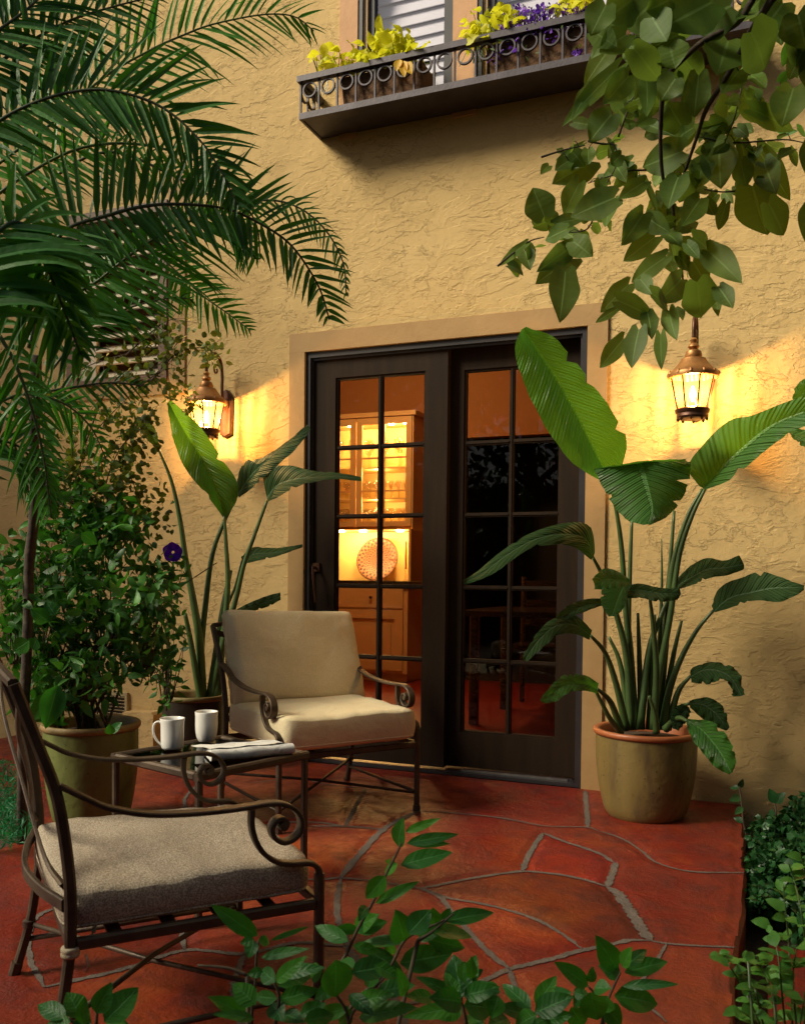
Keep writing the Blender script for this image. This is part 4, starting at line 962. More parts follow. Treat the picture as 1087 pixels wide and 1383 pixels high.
# left broad-leaved plant -------------------------------------------------
D2 = 4.55
c_ = P(262, 942, D2); pc2 = (c_.x, min(c_.y, -.2), floorz(-.3))
hh = c_.z-pc2[2]+.02
bl = thing('potted_plant', 'tall broad-leaved plant in a dark pot below the left lantern', 'potted plant', pc2)
pot(bl, pc2, .165, .12, hh, 'glazeD', 'rimL')
S = MB()
for pl, r0, r1, a, c in [([(213, 603), (232, 650), (244, 705), (251, 755), (262, 815), (270, 870), (274, 945)], .006, .024, D2-.1, D2), ([(303, 695), (306, 740), (308, 790), (303, 850), (292, 945)], .007, .02, D2, D2), ([(321, 668), (303, 705), (287, 750), (278, 815), (272, 880), (274, 945)], .007, .02, D2+.02, D2),
                    ([(361, 676), (345, 720), (330, 762), (318, 812), (302, 865), (286, 945)], .007, .018, D2-.1, D2), ([(327, 757), (318, 792), (304, 835), (292, 945)], .005, .01, D2+.05, D2), ([(250, 828), (257, 862), (266, 915), (272, 945)], .010, .02, D2-.08, D2-.02), ([(320, 828), (306, 850), (296, 945)], .005, .01, D2, D2), ([(312, 770), (300, 830), (283, 945)], .01, .02, D2+.04, D2)]:
    stalk(S, pl, r0, r1, a, c)
build(S, 'stalk', 'stalk', bl, smooth=True)
L(bl, 'strelR', 'largest leaf, lit from behind by the lantern', mid=[(228, 543), (250, 582), (270, 613), (286, 647), (296, 676), (303, 699)], A=[(226, 545), (234, 592), (250, 632), (272, 660), (288, 680), (302, 700)], B=[(231, 540), (272, 578), (300, 620), (320, 650), (319, 678), (305, 699)], d0=D2-.1, d1=D2, ea=-.05, eb=-.05, seed=21)
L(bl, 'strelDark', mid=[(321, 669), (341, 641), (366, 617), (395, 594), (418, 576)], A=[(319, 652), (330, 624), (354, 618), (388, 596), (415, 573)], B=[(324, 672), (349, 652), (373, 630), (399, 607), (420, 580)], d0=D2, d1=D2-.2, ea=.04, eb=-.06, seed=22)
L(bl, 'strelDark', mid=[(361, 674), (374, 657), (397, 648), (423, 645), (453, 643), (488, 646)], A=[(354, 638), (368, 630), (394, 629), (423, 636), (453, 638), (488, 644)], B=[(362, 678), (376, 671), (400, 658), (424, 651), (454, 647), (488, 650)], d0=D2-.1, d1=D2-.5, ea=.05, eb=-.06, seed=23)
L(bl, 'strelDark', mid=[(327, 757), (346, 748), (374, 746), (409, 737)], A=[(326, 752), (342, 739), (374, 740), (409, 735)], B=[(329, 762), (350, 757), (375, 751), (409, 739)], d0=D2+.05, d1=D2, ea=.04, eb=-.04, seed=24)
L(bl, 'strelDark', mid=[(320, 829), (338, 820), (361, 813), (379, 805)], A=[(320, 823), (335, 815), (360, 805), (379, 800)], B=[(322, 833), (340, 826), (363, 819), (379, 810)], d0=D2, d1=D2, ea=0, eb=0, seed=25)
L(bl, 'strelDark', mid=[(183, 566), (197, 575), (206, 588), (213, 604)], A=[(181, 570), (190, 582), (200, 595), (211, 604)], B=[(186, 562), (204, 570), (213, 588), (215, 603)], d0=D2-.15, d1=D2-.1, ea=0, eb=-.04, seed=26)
# ================================================================== CHAIRS
def cushion_mb(w, d, h, crown=.25, n=26, seed=0, wr=.006, knife=False):
    # a stuffed rectangular cushion centred at the origin, lying flat; knife = thin seams and drawn-out corners
    rg = random.Random(seed); ph = [rg.uniform(0, 6) for _ in range(8)]
    bm = bmesh.new(); bmesh.ops.create_cube(bm, size=2); bmesh.ops.subdivide_edges(bm, edges=bm.edges[:], cuts=n, use_grid_fill=True)
    vs = []
    for v in bm.verts:
        x, y, z = v.co; ed = max(abs(x), abs(y))
        # round the plan corners a little
        m = 22.0 if knife else 14.0
        q = (abs(x)**m+abs(y)**m)**(1/m)/max(ed, 1e-6) if ed > 0 else 1
        X, Y = x/q, y/q
        if knife:
            g = ((1-min(1, abs(x))**3)*(1-min(1, abs(y))**3.4)); th = .24+.76*g**.34
            pin = .0, -.03*(1-abs(X)**2)*abs(Y)**3
            bul = .0
        else:
            e_ = max(0, (ed-.86)/.14); th = (1-e_**2.4*.18)*(1+crown*(1-x*x)*(1-y*y)) if z > 0 else (1-e_**2.2*.2)
            pin = 0, 0; bul = .008*(1-z*z) if ed > .999 else 0
        px_, py_ = X*w/2*(1+pin[0]), Y*d/2*(1+pin[1])
        if ed > .999: px_ += bul*(1 if x > .999 else -1 if x < -.999 else 0); py_ += bul*(1 if y > .999 else -1 if y < -.999 else 0)
        wv = wr*(math.sin(X*5+ph[0]+Y*2)+.7*math.sin(Y*7+ph[1]-X*3)+.5*math.sin(X*15+ph[2]+Y*3)*abs(Y)**3+.6*math.sin(Y*17+ph[3]+X*4)*abs(X)**3)
        vs.append((px_, py_, z*th*h/2+wv*(1 if z > 0 else .3)*abs(z)))
    fs = [tuple(v.index for v in f.verts) for f in bm.faces]; bm.free()
    return vs, fs
def make_chair(label, W, origin, ang, back, Dp=.55):
    hz = .30
    t = thing('patio_armchair', label, 'chair', origin, ang, 'scroll-armed iron patio chairs', world=False)
    zt = .81 if not back else .765; yt = -Dp-(.105 if not back else .165)
    arm = [(-Dp-(.020 if not back else .06), .605), (-Dp+.03, .575), (-Dp+.07, .553), (-.38, .532), (-.30, .524), (-.22, .522), (-.16, .524), (-.125, .526), (-.09, .522), (-.062, .508), (-.046, .484), (-.048, .458), (-.064, .442), (-.086, .437), (-.106, .448), (-.114, .468), (-.106, .486), (-.090, .490), (-.080, .480), (-.084, .469), (-.09, .468)]
    sup = [(-.158, .516), (-.158, .480), (-.148, .445), (-.128, .415), (-.098, .394), (-.062, .386), (-.03, .383), (-.010, .374), (.0, .355), (0, .30)]
    for s in (-1, 1):
        x = s*W/2; xo = x+s*.004
        b = MB(); pts = cat([(x+s*.0, y, z) for y, z in arm], 5)
        b.bar([V(p) for p in pts], .030, .010); b.lathe([(.0, -.017), (.010, -.016), (.010, .016), (.0, .017)], n=12, M4=Matrix.Translation((x, -.088, .474)) @ Matrix.Rotation(R(90), 4, 'Y'))
        a = build(b, 'armrest', 'iron', t, smooth=True, angle=40)
        b = MB(); pts = cat([(x, y, z) for y, z in sup], 5); b.bar([V(p) for p in pts], .024, .011)
        build(b, 'arm_support', 'iron', a, smooth=True, angle=40)
        b = MB(); b.bar([(x, 0, 0), (x, 0, .356)], .021, .021); b.bar([(x, 0, -.001), (x, 0, .03)], .027, .027)
        build(b, 'leg', 'iron', t, smooth=True, angle=40)
        b = MB(); b.bar([V(p) for p in cat([(x, -Dp-.060, 0), (x, -Dp-.022, .14), (x, -Dp-.002, .28)], 5)], .021, .021); b.bar([(x, -Dp-.062, -.001), (x, -Dp-.054, .03)], .027, .027)
        b.lathe([(.0, -.016), (.016, -.008), (.016, .008), (.0, .016)], (x, -Dp-.026, .125), 12)
        build(b, 'leg', 'iron', t, smooth=True, angle=40)
        b = MB(); b.bar([V(p) for p in cat([(x, -Dp-.002, .281), (x, -Dp-.004, .42), (x, -Dp-(.026 if not back else .055), .58), (x, -Dp-(.062 if not back else .12), .69), (x, yt, zt)], 5)], .021, .023)
        build(b, 'back_post', 'iron', t, smooth=True, angle=40)
        b = MB(); b.tube([(x, -Dp-.036, .085), (x, -.011, .085)], .007, 8)
        build(b, 'stretcher', 'iron', t, smooth=True)
    b = MB()
    b.bar([(-W/2, -.0115, hz-.012), (-W/2, -Dp+.010, hz-.012)], .020, .024); b.bar([(W/2, -.0115, hz-.012), (W/2, -Dp+.010, hz-.012)], .020, .024)
    b.bar([(-W/2+.0115, 0, hz-.012), (W/2-.0115, 0, hz-.012)], .020, .024, lat=Vector((0, 1, 0))); b.bar([(-W/2+.0115, -Dp, hz-.012), (W/2-.0115, -Dp, hz-.012)], .020, .024, lat=Vector((0, 1, 0)))
    for k in range(4):
        y = -.11-.11*k; b.bar([(-W/2+.0105, y, hz-.006), (W/2-.0105, y, hz-.006)], .03, .004, lat=Vector((0, 1, 0)))
    build(b, 'seat_frame', 'iron', t, smooth=True, angle=40)
    for s in (-1, 1):
        b = MB(); b.tube([(s*W/2, -Dp-.026, .125+s*.0), (0, -.30, .105+s*.008), (-s*W/2, -.012, .08)], .0065, 8); build(b, 'stretcher', 'iron', t, smooth=True)
    b = MB()   # back: top rail, bowed lower rail and crossing straps
    b.bar([V(p) for p in cat([(-W/2, yt, zt), (-W/4, yt-.02, zt+.02), (0, yt-.027, zt+.026), (W/4, yt-.02, zt+.02), (W/2, yt, zt)], 5)], .02, .02, lat=Vector((0, 1, 0)))
    b.bar([V(p) for p in cat([(-W/2+.01, -Dp-.012, .365), (-W/4, -Dp-.045, .36), (0, -Dp-.06, .358), (W/4, -Dp-.045, .36), (W/2-.01, -Dp-.012, .365)], 5)], .012, .026, lat=Vector((0, 1, 0)))
    for s in (-1, 1):
        b.bar([V(p) for p in cat([(s*(W/2-.01), -Dp-.012, .40), (s*W*.28, -Dp-(.035 if not back else .05)-s*.004, .44), (0, -Dp-(.06 if not back else .105)-s*.008, .565), (-s*W*.28, -Dp-(.09 if not back else .16)-s*.004, .69), (-s*(W/2-.01), yt+(.01 if not back else -.01), zt-.03)], 6)], .026, .008, lat=Vector((1, 0, 0)))
    build(b, 'back_frame', 'iron', t, smooth=True, angle=40)
    return t, W, Dp, hz
def put_cushion(t, name, label, W, D, H, M4, mat, seed, crown=.25, wr=.006, knife=False):
    vs, fs = cushion_mb(W, D, H, crown, seed=seed, wr=wr, knife=knife)
    b = MB(); b.add([M4 @ Vector(v) for v in vs], fs)
    o = build(b, name, mat, t, smooth=True)
    if label: o['label'] = label
    b = MB(); ring = []
    for sgn in (0,) if knife else (-1,):
        n = 160; ring = []
        for i in range(n+1):
            a = 2*math.pi*i/n; c_, s_ = math.cos(a), math.sin(a); mm = 22 if knife else 14; q = (abs(c_)**mm+abs(s_)**mm)**(-1/mm); kk = 1.0 if knife else 1.004
            ring.append(M4 @ Vector((c_*q*W/2*kk, s_*q*D/2*kk*(1-(.03*(1-min(1, abs(c_*q))**2)*abs(s_*q)**3 if knife else 0)), sgn*H*.34)))
        b.tube(ring, .0035, 6, cap=False)
    build(b, 'piping', mat, o, smooth=True)
    return o
# chair A, facing right and towards the camera
angA = math.atan2(-.58, .815)-R(90)
WA = .635
frA = Vector((-1.373, -.655, 0)); wA = Vector((math.cos(angA), math.sin(angA), 0)); fA = Vector((-math.sin(angA), math.cos(angA), 0))
frA = frA  # front corner on the viewer's right = the chair's own left side (-x)... 
sgn = 1 if (wA.x*.59+wA.y*.8) > 0 else -1
orA = frA - wA*sgn*WA/2; orA.z = floorz(orA.y)+.001
tA, W_, Dp, hz = make_chair('scroll-armed iron armchair with beige seat and back cushions before the doors', WA, orA, angA, True)
put_cushion(tA, 'seat_cushion', None, WA-.03, .60, .135, Matrix.Translation((0, -.275, hz+.078)), 'beige', 1, .05, .003)
put_cushion(tA, 'back_cushion', None, WA+.01, .450, .17, Matrix.Translation((-.030, -.592, .618)) @ Matrix.Rotation(R(113), 4, 'X') @ Matrix.Rotation(R(1.5), 4, 'Z'), 'beige', 5, .45, .009, True)
# chair B, foreground left, facing right and away
angB = R(49.5)-R(90); WB = .60
wB = Vector((math.cos(angB), math.sin(angB), 0)); nf = onz(431, 1221, .25)
orB = Vector((nf.x, nf.y, 0)) - wB*WB/2; orB.z = floorz(orB.y)
tB, _, _, _ = make_chair('scroll-armed iron armchair with a speckled taupe seat cushion in the left foreground', WB, orB, angB, False, .525)
put_cushion(tB, 'seat_cushion', None, WB-.03, .525, .085, Matrix.Translation((0, -.275, hz+.046)), 'taupe', 3, .08, .003)
b = MB(); x = WB/2
b.lathe([(.017, -.010), (.0185, -.006), (.0185, -.002), (.0175, 0), (.0185, .002), (.0185, .007), (.017, .010)], (x, -.527, .275), 18)
b.tube([(x-.012, -.48, .30), (x-.03, -.47, .33), (x-.035, -.46, .37), (x-.02, -.475, .35), (x-.012, -.485, .29)], .0022, 6)
b.tube([(x+.015, -.50, .27), (x+.02, -.495, .25), (x+.016, -.50, .235)], .0022, 6)
build(b, 'tie_cord', 'rope', tB, smooth=True)

# ================================================================== SIDE TABLE
tc_ = [onz(*p, .42) for p in ((411, 1018), (274, 1043), (155, 1018), (298, 992))]
ctr = sum(tc_, Vector((0, 0, 0)))/4; uang = math.atan2(.954, .30)
tb = thing('side_table', 'low square iron side table with a glass top between the two armchairs', 'table', (ctr.x, ctr.y, floorz(ctr.y)), uang, None, world=False)
zt = .42-floorz(ctr.y); hw = .208
b = MB()
e = .025
for a, c in (((-hw, -hw), (hw, -hw)), ((-hw, hw), (hw, hw))): b.bar([(a[0]-.011, a[1], zt-.011), (c[0]+.011, c[1], zt-.011)], e, e, lat=Vector((0, 1, 0)))
for a, c in (((-hw, -hw+.0115), (-hw, hw-.0115)), ((hw, -hw+.0115), (hw, hw-.0115))): b.bar([(a[0], a[1], zt-.011), (c[0], c[1], zt-.011)], e, e)
build(b, 'top_frame', 'iron', tb)
b = MB(); b.box(-hw+.0115, -hw+.0115, zt-.010, hw-.0115, hw-.0115, zt-.004); build(b, 'glass_top', 'tableglass', tb)
for sx in (-1, 1):
    for sy in (-1, 1):
        b = MB(); b.bar([(sx*hw, sy*hw, 0), (sx*hw, sy*hw, zt-.0225)], .020, .020); build(b, 'leg', 'iron', tb)
# mugs
def mug(px, py, label, straight, hang):
    c = onz(px, py, .421); t = thing('mug', label, 'mug', (c.x, c.y, .4205), 0, 'white mugs on the side table')
    b = MB(); s = 1.0
    if straight: pr = [(.0, .004), (.026, .003), (.028, .0), (.033, .003), (.0355, .010), (.0362, .03), (.0368, .06), (.0375, .088), (.0395, .098), (.0390, .0995), (.0365, .098), (.0345, .085), (.034, .02), (.030, .008), (.0, .007)]
    else: pr = [(.0, .004), (.022, .003), (.024, .0), (.027, .003), (.033, .016), (.0365, .035), (.0375, .06), (.0372, .085), (.0385, .100), (.038, .1015), (.0358, .100), (.0348, .085), (.034, .035), (.026, .012), (.0, .007)]
    b.lathe(pr, (c.x, c.y, .4205), 40); build(b, 'cup', 'mug', t, smooth=True)
    h = MB(); dx, dy = math.cos(hang), math.sin(hang); pts = []
    for r_, z in ((.034, .083), (.044, .088), (.056, .082), (.0605, .066), (.058, .045), (.048, .026), (.034, .012)): pts.append((c.x+dx*r_, c.y+dy*r_, .4205+z))
    h.bar([V(p) for p in cat(pts, 5)], .011, .0065, lat=Vector((-dy, dx, 0)), ch=.4); build(h, 'handle', 'mug', t, smooth=True)
mug(233, 1011, 'white mug nearer the camera with its handle to the left, on the side table', True, math.atan2(-.45, -.89))
mug(279, 1001, 'taller rounded white mug behind the other mug on the side table', False, math.atan2(.92, -.42))
# newspaper: a folded wad with its rolled edge towards the viewer
a0 = onz(286, 1028, .425); a1 = onz(398, 1018, .425); ax = (a1-a0); Ln = ax.length; ax.normalize(); bk_ = Vector((-ax.y, ax.x, 0))
npo = thing('newspaper', 'folded newspaper lying on the side table beside the mugs', 'newspaper', (a0.x, a0.y, .421))
pr = []
for i in range(13):
    a = math.pi*(-.5-i/12*1.0); pr.append((.017+.017*math.cos(a), .017+.0165*math.sin(a)))
top = [(.03, .0335), (.05, .031), (.075, .026), (.10, .021), (.125, .018), (.150, .016)]
bot = [(.150, .001), (.10, .0008), (.05, .0006)]
sec = pr+top+bot
b = MB(); rows = []; nL = 16; rg = random.Random(4)
for i in range(nL+1):
    s = i/nL; row = []
    tp = 1-.25*(s if s > .5 else 0)
    for (u, z) in sec:
        row.append(a0+ax*(Ln*s+ (u*.10 if i == 0 else 0) - (u*.08 if i == nL else 0))+bk_*(u*(1 if u < .03 else tp)+.002*math.sin(s*9+u*30))+Vector((0, 0, z-.004+.0015*math.sin(s*14+u*50)*(z > .01))))
    rows.append(row)
uv = [(i/nL*2.2, j/len(sec)*1.3) for i in range(nL+1) for j in range(len(sec))]
b.grid(rows, uv); n = len(sec)
b.f.append(tuple(range(n))[::-1]); b.f.append(tuple(nL*n+j for j in range(n)))
build(b, 'folded_section', 'news', npo, smooth=True, angle=50)
b = MB()   # spiral edges of the roll and a loose inner sheet
for k, rr_ in enumerate((.013, .009, .005)):
    b.lathe([(rr_, 0), (rr_, .004), (rr_-.002, .004), (rr_-.002, 0)], n=18, M4=Matrix.Translation(a1+bk_*.017+Vector((0, 0, .013))) @ Matrix(((ax.x, bk_.x, 0), (ax.y, bk_.y, 0), (0, 0, 1))).to_4x4() @ Matrix.Rotation(R(90), 4, 'Y'))
b.f = [f for f in b.f if len(f) == 4]
q = [a0+bk_*.02+Vector((0, 0, .033)), a0+ax*Ln*.93+bk_*.02+Vector((0, 0, .034)), a0+ax*Ln*.90+bk_*.16+Vector((0, 0, .0185)), a0-ax*.02+bk_*.165+Vector((0, 0, .020))]
b.grid([[q[0].lerp(q[1], i/8).lerp(q[3].lerp(q[2], i/8), j/6)+Vector((0, 0, .002*math.sin(i*2+j))) for i in range(9)] for j in range(7)])
build(b, 'loose_sheet', 'news', npo, smooth=True)

# ================================================================== PALM
def frond(parent, pts, nl, Lu, Ll, mat, up_ang=None, dn_ang=None, w=.028, seed=0, dd=(0, 0), lean=.5, r=.006, droop=.25, s0=.05, twist=0):
    rg = random.Random(seed)
    c = resample(cat(pts, 8), 60); W3 = [P(*p) for p in c]
    rb = MB(); rb.tube(W3, [r*(1-.75*i/59)+.0012 for i in range(60)], 6); rb_o = build(rb, 'rachis', 'stalkdark' if mat == 'palm' else 'stalk', parent, smooth=True)
    lf = MB()
    for i in range(nl):
        s = s0+(1-s0)*(i+.5)/nl; x = s*59; k = int(min(58, x)); p = W3[k].lerp(W3[k+1], x-k); t = (W3[k+1]-W3[k]).normalized()
        e = math.sin(math.pi*min(1, .12+.86*s)**.9)**.6
        for side, LL, dz in ((1, Lu, dd[0]), (-1, Ll, dd[1])):
            if LL <= 0: continue
            sd = fw.cross(t).normalized()*(-side)              # +1 : the upper side in the picture
            if sd.z*side < 0 and abs(t.z) < .75: sd = -sd
            ang = R(62-34*s+rg.uniform(-7, 7))
            ln = LL*e*rg.uniform(.85, 1.1)
            d = t*math.cos(ang)*lean*1.6+sd*math.sin(ang)+fw*(dz+rg.uniform(-.2, .2)); d.normalize()
            n = 6; rows = []; hw = w*.5*rg.uniform(.75, 1.1)*(1-.45*s)
            nn = (fw*-.8+Vector((rg.uniform(-.5, .5), rg.uniform(-.3, .3), rg.uniform(-.2, .6)))).normalized()
            q = p.copy(); dd_ = d.copy(); seg = ln/n; g = droop*rg.uniform(.5, 1.5)
            if rg.random() < .06: g *= 4
            for j in range(n+1):
                u = j/n; la = dd_.cross(nn).normalized(); ww = hw*(min(1, .25+u*6))*(1-u**2.2)
                f_ = la.cross(dd_)
                rows.append([q+la*ww+f_*ww*.45, q.copy(), q-la*ww+f_*ww*.45])
                dd_ = (dd_+Vector((0, 0, -g*.35*u))).normalized(); q = q+dd_*seg
            lf.grid(rows)
    o = build(lf, 'frond', mat, parent, smooth=False)
    rb_o.parent = o
    rb_o.name = 'rachis'
    return o
pb = P(44, 900, 3.3); pbase = (pb.x, pb.y, floorz(pb.y)-.16)
palm = thing('palm', 'feathery palm arching in from the left over the patio', 'palm', pbase)
b = MB()
c = resample(cat([(30, 1030, 3.35), (38, 850, 3.35), (40, 760, 3.34), (47, 690, 3.3), (46, 600, 3.25), (48, 540, 3.2), (50, 480, 3.15)], 6), 30)
w3 = [P(*p) for p in c]; w3[0].z = floorz(w3[0].y)-.17
b.tube(w3, [.018+.002*(i % 3 == 0) for i in range(30)], 10)
c = resample(cat([(-60, 1060, 3.2), (-70, 800, 3.2), (-62, 500, 3.1), (-50, 300, 3.05), (-30, 230, 3.0)], 6), 30); w3 = [P(*p) for p in c]; w3[0].z = floorz(w3[0].y)-.17
b.tube(w3, [.022+.002*(i % 3 == 0) for i in range(30)], 10)
build(b, 'trunk', 'bark', palm, smooth=True)
def dp(pl, a, c): return [(x, y, a+(c-a)*i/(len(pl)-1)) for i, (x, y) in enumerate(pl)]
frond(palm, dp([(-40, 250), (60, 175), (140, 105), (207, 66), (247, 48), (287, 33), (353, 20), (397, 22), (424, 42)], 3.2, 3.4), 46, .30, .30, 'palmgreen', seed=1, w=.024, r=.005)
frond(palm, dp([(-60, 215), (0, 163), (66, 132), (132, 121), (190, 132), (234, 155), (274, 194), (300, 234), (322, 280)], 2.9, 3.0), 44, .28, .24, 'palm', seed=2, w=.034, droop=.3)
frond(palm, dp([(40, 470), (60, 380), (84, 315), (146, 291), (199, 278), (252, 276), (309, 283), (353, 303), (389, 327), (415, 360), (434, 395), (445, 432)], 2.95, 3.2), 58, .30, .22, 'palm', seed=3, w=.032, r=.007, droop=.22, lean=.32)
frond(palm, dp([(60, 470), (93, 406), (132, 380), (177, 344), (221, 316), (265, 296), (300, 291), (330, 310), (345, 350)], 3.1, 3.15), 50, .10, .32, 'palmgreen', seed=4, w=.026, lean=.35, r=.006)
frond(palm, dp([(200, 330), (238, 366), (275, 400), (310, 425), (338, 446)], 3.3, 3.35), 26, .14, .14, 'palmgreen', seed=5, w=.018, r=.003)
frond(palm, dp([(70, 500), (110, 450), (137, 433), (177, 415), (232, 402), (262, 405)], 3.1, 3.3), 18, .10, .16, 'palm', seed=6, w=.02, r=.004)
frond(palm, dp([(20, 560), (58, 532), (100, 523), (150, 517), (200, 522)], 3.0, 3.1), 18, .09, .14, 'palm', seed=7, w=.018, r=.004)
frond(palm, dp([(-30, 560), (20, 535), (58, 535), (95, 550), (125, 580), (146, 625)], 2.8, 3.0), 20, .09, .16, 'palmgreen', seed=8, w=.018, r=.004)
frond(palm, dp([(-60, 450), (-20, 340), (20, 300), (50, 330), (80, 400), (110, 480)], 1.7, 1.8), 40, .14, .26, 'palmbright', seed=9, w=.030, r=.005, droop=.7)
frond(palm, dp([(-80, 420), (-30, 420), (10, 470), (40, 540), (60, 620), (70, 700)], 2.2, 2.3), 26, .10, .2, 'palmgreen', seed=10, w=.02, r=.005, droop=.7)
frond(palm, dp([(-60, 130), (20, 70), (90, 30), (150, 10), (210, -5)], 2.9, 3.1), 26, .22, .24, 'palm', seed=11, w=.028, droop=.4)
frond(palm, dp([(-50, 300), (30, 240), (110, 200), (190, 195), (260, 215), (310, 250), (345, 300), (352, 350)], 3.1, 3.3), 30, .18, .2, 'palmgreen', seed=12, w=.022, droop=.4)
frond(palm, dp([(-50, 80), (0, 40), (40, 10), (80, -30)], 2.9, 3.0), 22, .28, .3, 'palm', seed=13, w=.03, droop=.5)
frond(palm, dp([(-60, 640), (-20, 600), (20, 600), (50, 630), (70, 680)], 2.7, 2.8), 26, .14, .2, 'palm', seed=14, w=.02, r=.004)
frond(palm, dp([(-40, 330), (20, 300), (80, 235), (150, 205), (230, 235), (300, 270), (380, 272), (430, 300), (462, 350), (468, 400)], 3.3, 3.4), 60, .10, .18, 'palm', seed=15, w=.018, droop=.6)
# ================================================================== LEFT SHRUBS
rg = random.Random(21)
Dp_ = 3.62
c_ = P(124, 981, Dp_); pc3 = (c_.x, c_.y, floorz(c_.y))
gp = thing('potted_shrub', 'bushy green shrub in a large green glazed pot left of the side table', 'potted plant', pc3)
pot(gp, pc3, .19, .135, c_.z-pc3[2]+.02, 'glazeL', 'rimL', 1.06)
fo = MB(); tw = MB()
cl = [(70, 755, 66, 66, Dp_+.1, 170), (140, 740, 66, 50, Dp_+.2, 130), (110, 665, 60, 30, Dp_+.2, 50), (60, 640, 40, 50, Dp_+.2, 50), (60, 850, 62, 80, Dp_, 230), (140, 830, 70, 66, Dp_, 250), (190, 860, 46, 70, Dp_+.1, 150), (105, 915, 70, 45, Dp_-.1, 200), (22, 820, 34, 110, Dp_-.1, 130), (60, 945, 46, 34, Dp_-.1, 70), (205, 800, 34, 46, Dp_+.1, 70), (170, 700, 40, 30, Dp_+.2, 50)]
cl = [(*q_[:5], int(q_[5]*1.08)) for q_ in cl]; cloud(fo, cl, .066, rg, asp=.48, dthick=.5, twigs=tw, k=4, droop=.35)
build(fo, 'foliage', 'shrub', gp, smooth=True)
fo = MB()
for q in ((78, 925, 62, 985, 34), (72, 935, 40, 975, 26), (40, 865, 18, 880, 24), (50, 862, 44, 878, 20), (66, 840, 42, 822, 24), (75, 830, 62, 812, 22), (150, 990, 165, 975, 14), (150, 992, 148, 978, 14), (92, 735, 112, 722, 20), (110, 720, 132, 735, 18)):
    pleaf(fo, (0, 0), 1, q, Dp_-.35, rg)
build(fo, 'foliage', 'laurel', gp, smooth=True)
for k in range(16):
    x = 124+rg.uniform(-24, 24); q = (rg.uniform(20, 220), rg.uniform(740, 880))
    stp = cat([(x, 985, Dp_), ((x*1.5+q[0])/2.5, (985+q[1])/2-10, Dp_+rg.uniform(-.1, .15)), (q[0], q[1], Dp_+rg.uniform(-.1, .2))], 6)
    tw.tube([P(*p) for p in stp], [.006-.0003*i for i in range(len(stp))], 6)
for k in range(9):
    x = 105+rg.uniform(-30, 30); tw.tube([P(x+rg.uniform(-16, 16), 925+rg.uniform(-5, 10), Dp_-.05), P(x, 985, Dp_)], [.003, .006], 6)
build(tw, 'stem', 'twig', gp, smooth=True)
# climber on a thin stem, small round leaves, with one violet flower
vp = P(225, 960, 4.3); vb = (vp.x, vp.y, -.17)
vn = thing('climbing_plant', 'airy climber with round leaves and one violet flower below the shuttered window', 'plant', vb)
fo = MB(); tw = MB(); fg = MB()
stems = [[(120, 985, 3.9), (110, 850, 3.9), (95, 700, 3.9), (120, 600, 3.9), (170, 540, 3.9), (215, 500, 3.9), (240, 462, 3.9)], [(130, 980, 3.9), (150, 800, 3.95), (140, 680, 3.9), (160, 610, 3.9), (190, 580, 3.9), (205, 560, 3.9)],
         [(95, 700, 3.9), (70, 640, 3.9), (60, 560, 3.9), (110, 500, 3.9), (180, 475, 3.9), (232, 455, 3.9)], [(140, 680, 3.9), (100, 640, 3.9), (105, 580, 3.9), (135, 540, 3.9)], [(150, 760, 3.95), (190, 700, 3.95), (175, 640, 3.95), (150, 600, 3.9)],
         [(115, 600, 3.9), (150, 520, 3.9), (200, 515, 3.9), (240, 480, 3.9)], [(225, 960, 4.3), (228, 850, 4.2), (215, 790, 4.1), (225, 760, 4.1)], [(170, 480, 3.9), (215, 440, 3.9), (236, 430, 3.9)], [(200, 520, 3.9), (235, 480, 3.9), (262, 470, 3.95), (290, 470, 4.3)]]
for s_ in stems:
    c = cat(s_, 7); w3 = [P(*p) for p in c]; tw.tube(w3, [.004-.003*i/len(w3) for i in range(len(w3))], 5)
    for i in range(len(w3)):
        for _ in range(4 if s_[0][1] < 970 or i > len(w3)*.4 else 1):
            if c[i][1] > 720: continue
            p = w3[i]+randdir(rg)*rg.uniform(.01, .13); d = randdir(rg); d.z -= .3; s = rg.uniform(.02, .040)
            leaf(fo, p, p+d.normalized()*s, s*.85, randdir(rg, .3), shape='round', k=4, fold=.15)
            if rg.random() < .35: tw.tube([w3[i], p], .0009, 4, cap=False)
cloud(fo, [(150, 655, 55, 40, 3.95, 120), (185, 600, 40, 40, 3.95, 60), (120, 640, 50, 40, 3.9, 90), (165, 555, 50, 30, 3.9, 60), (140, 690, 70, 24, 3.9, 60), (215, 690, 28, 40, 4.0, 40)], .034, rg, shape='round', asp=.85, dthick=.3)
cloud(fg, [(135, 715, 60, 30, 3.8, 140), (80, 700, 50, 30, 3.8, 80), (200, 770, 34, 34, 4.0, 60), (225, 880, 30, 90, 4.2, 150), (235, 780, 26, 34, 4.1, 36), (90, 660, 40, 26, 3.85, 30)], .05, rg, asp=.55, dthick=.3, twigs=tw)
cloud(fo, [(282, 480, 14, 14, 4.15, 40), (258, 540, 16, 24, 4.25, 30), (236, 530, 20, 22, 4.2, 26)], .034, rg, asp=.7, dthick=.15)
build(fo, 'foliage', 'vine', vn, smooth=True)
o = build(fg, 'foliage', 'shrub', vn, smooth=True)
tw.tube([P(222, 810, 4.1), P(255, 785, 4.1), P(293, 760, 4.15)], .0025, 5); 
build(tw, 'stem', 'twig', vn, smooth=True)
b = MB(); fc = P(234, 746, 4.05)
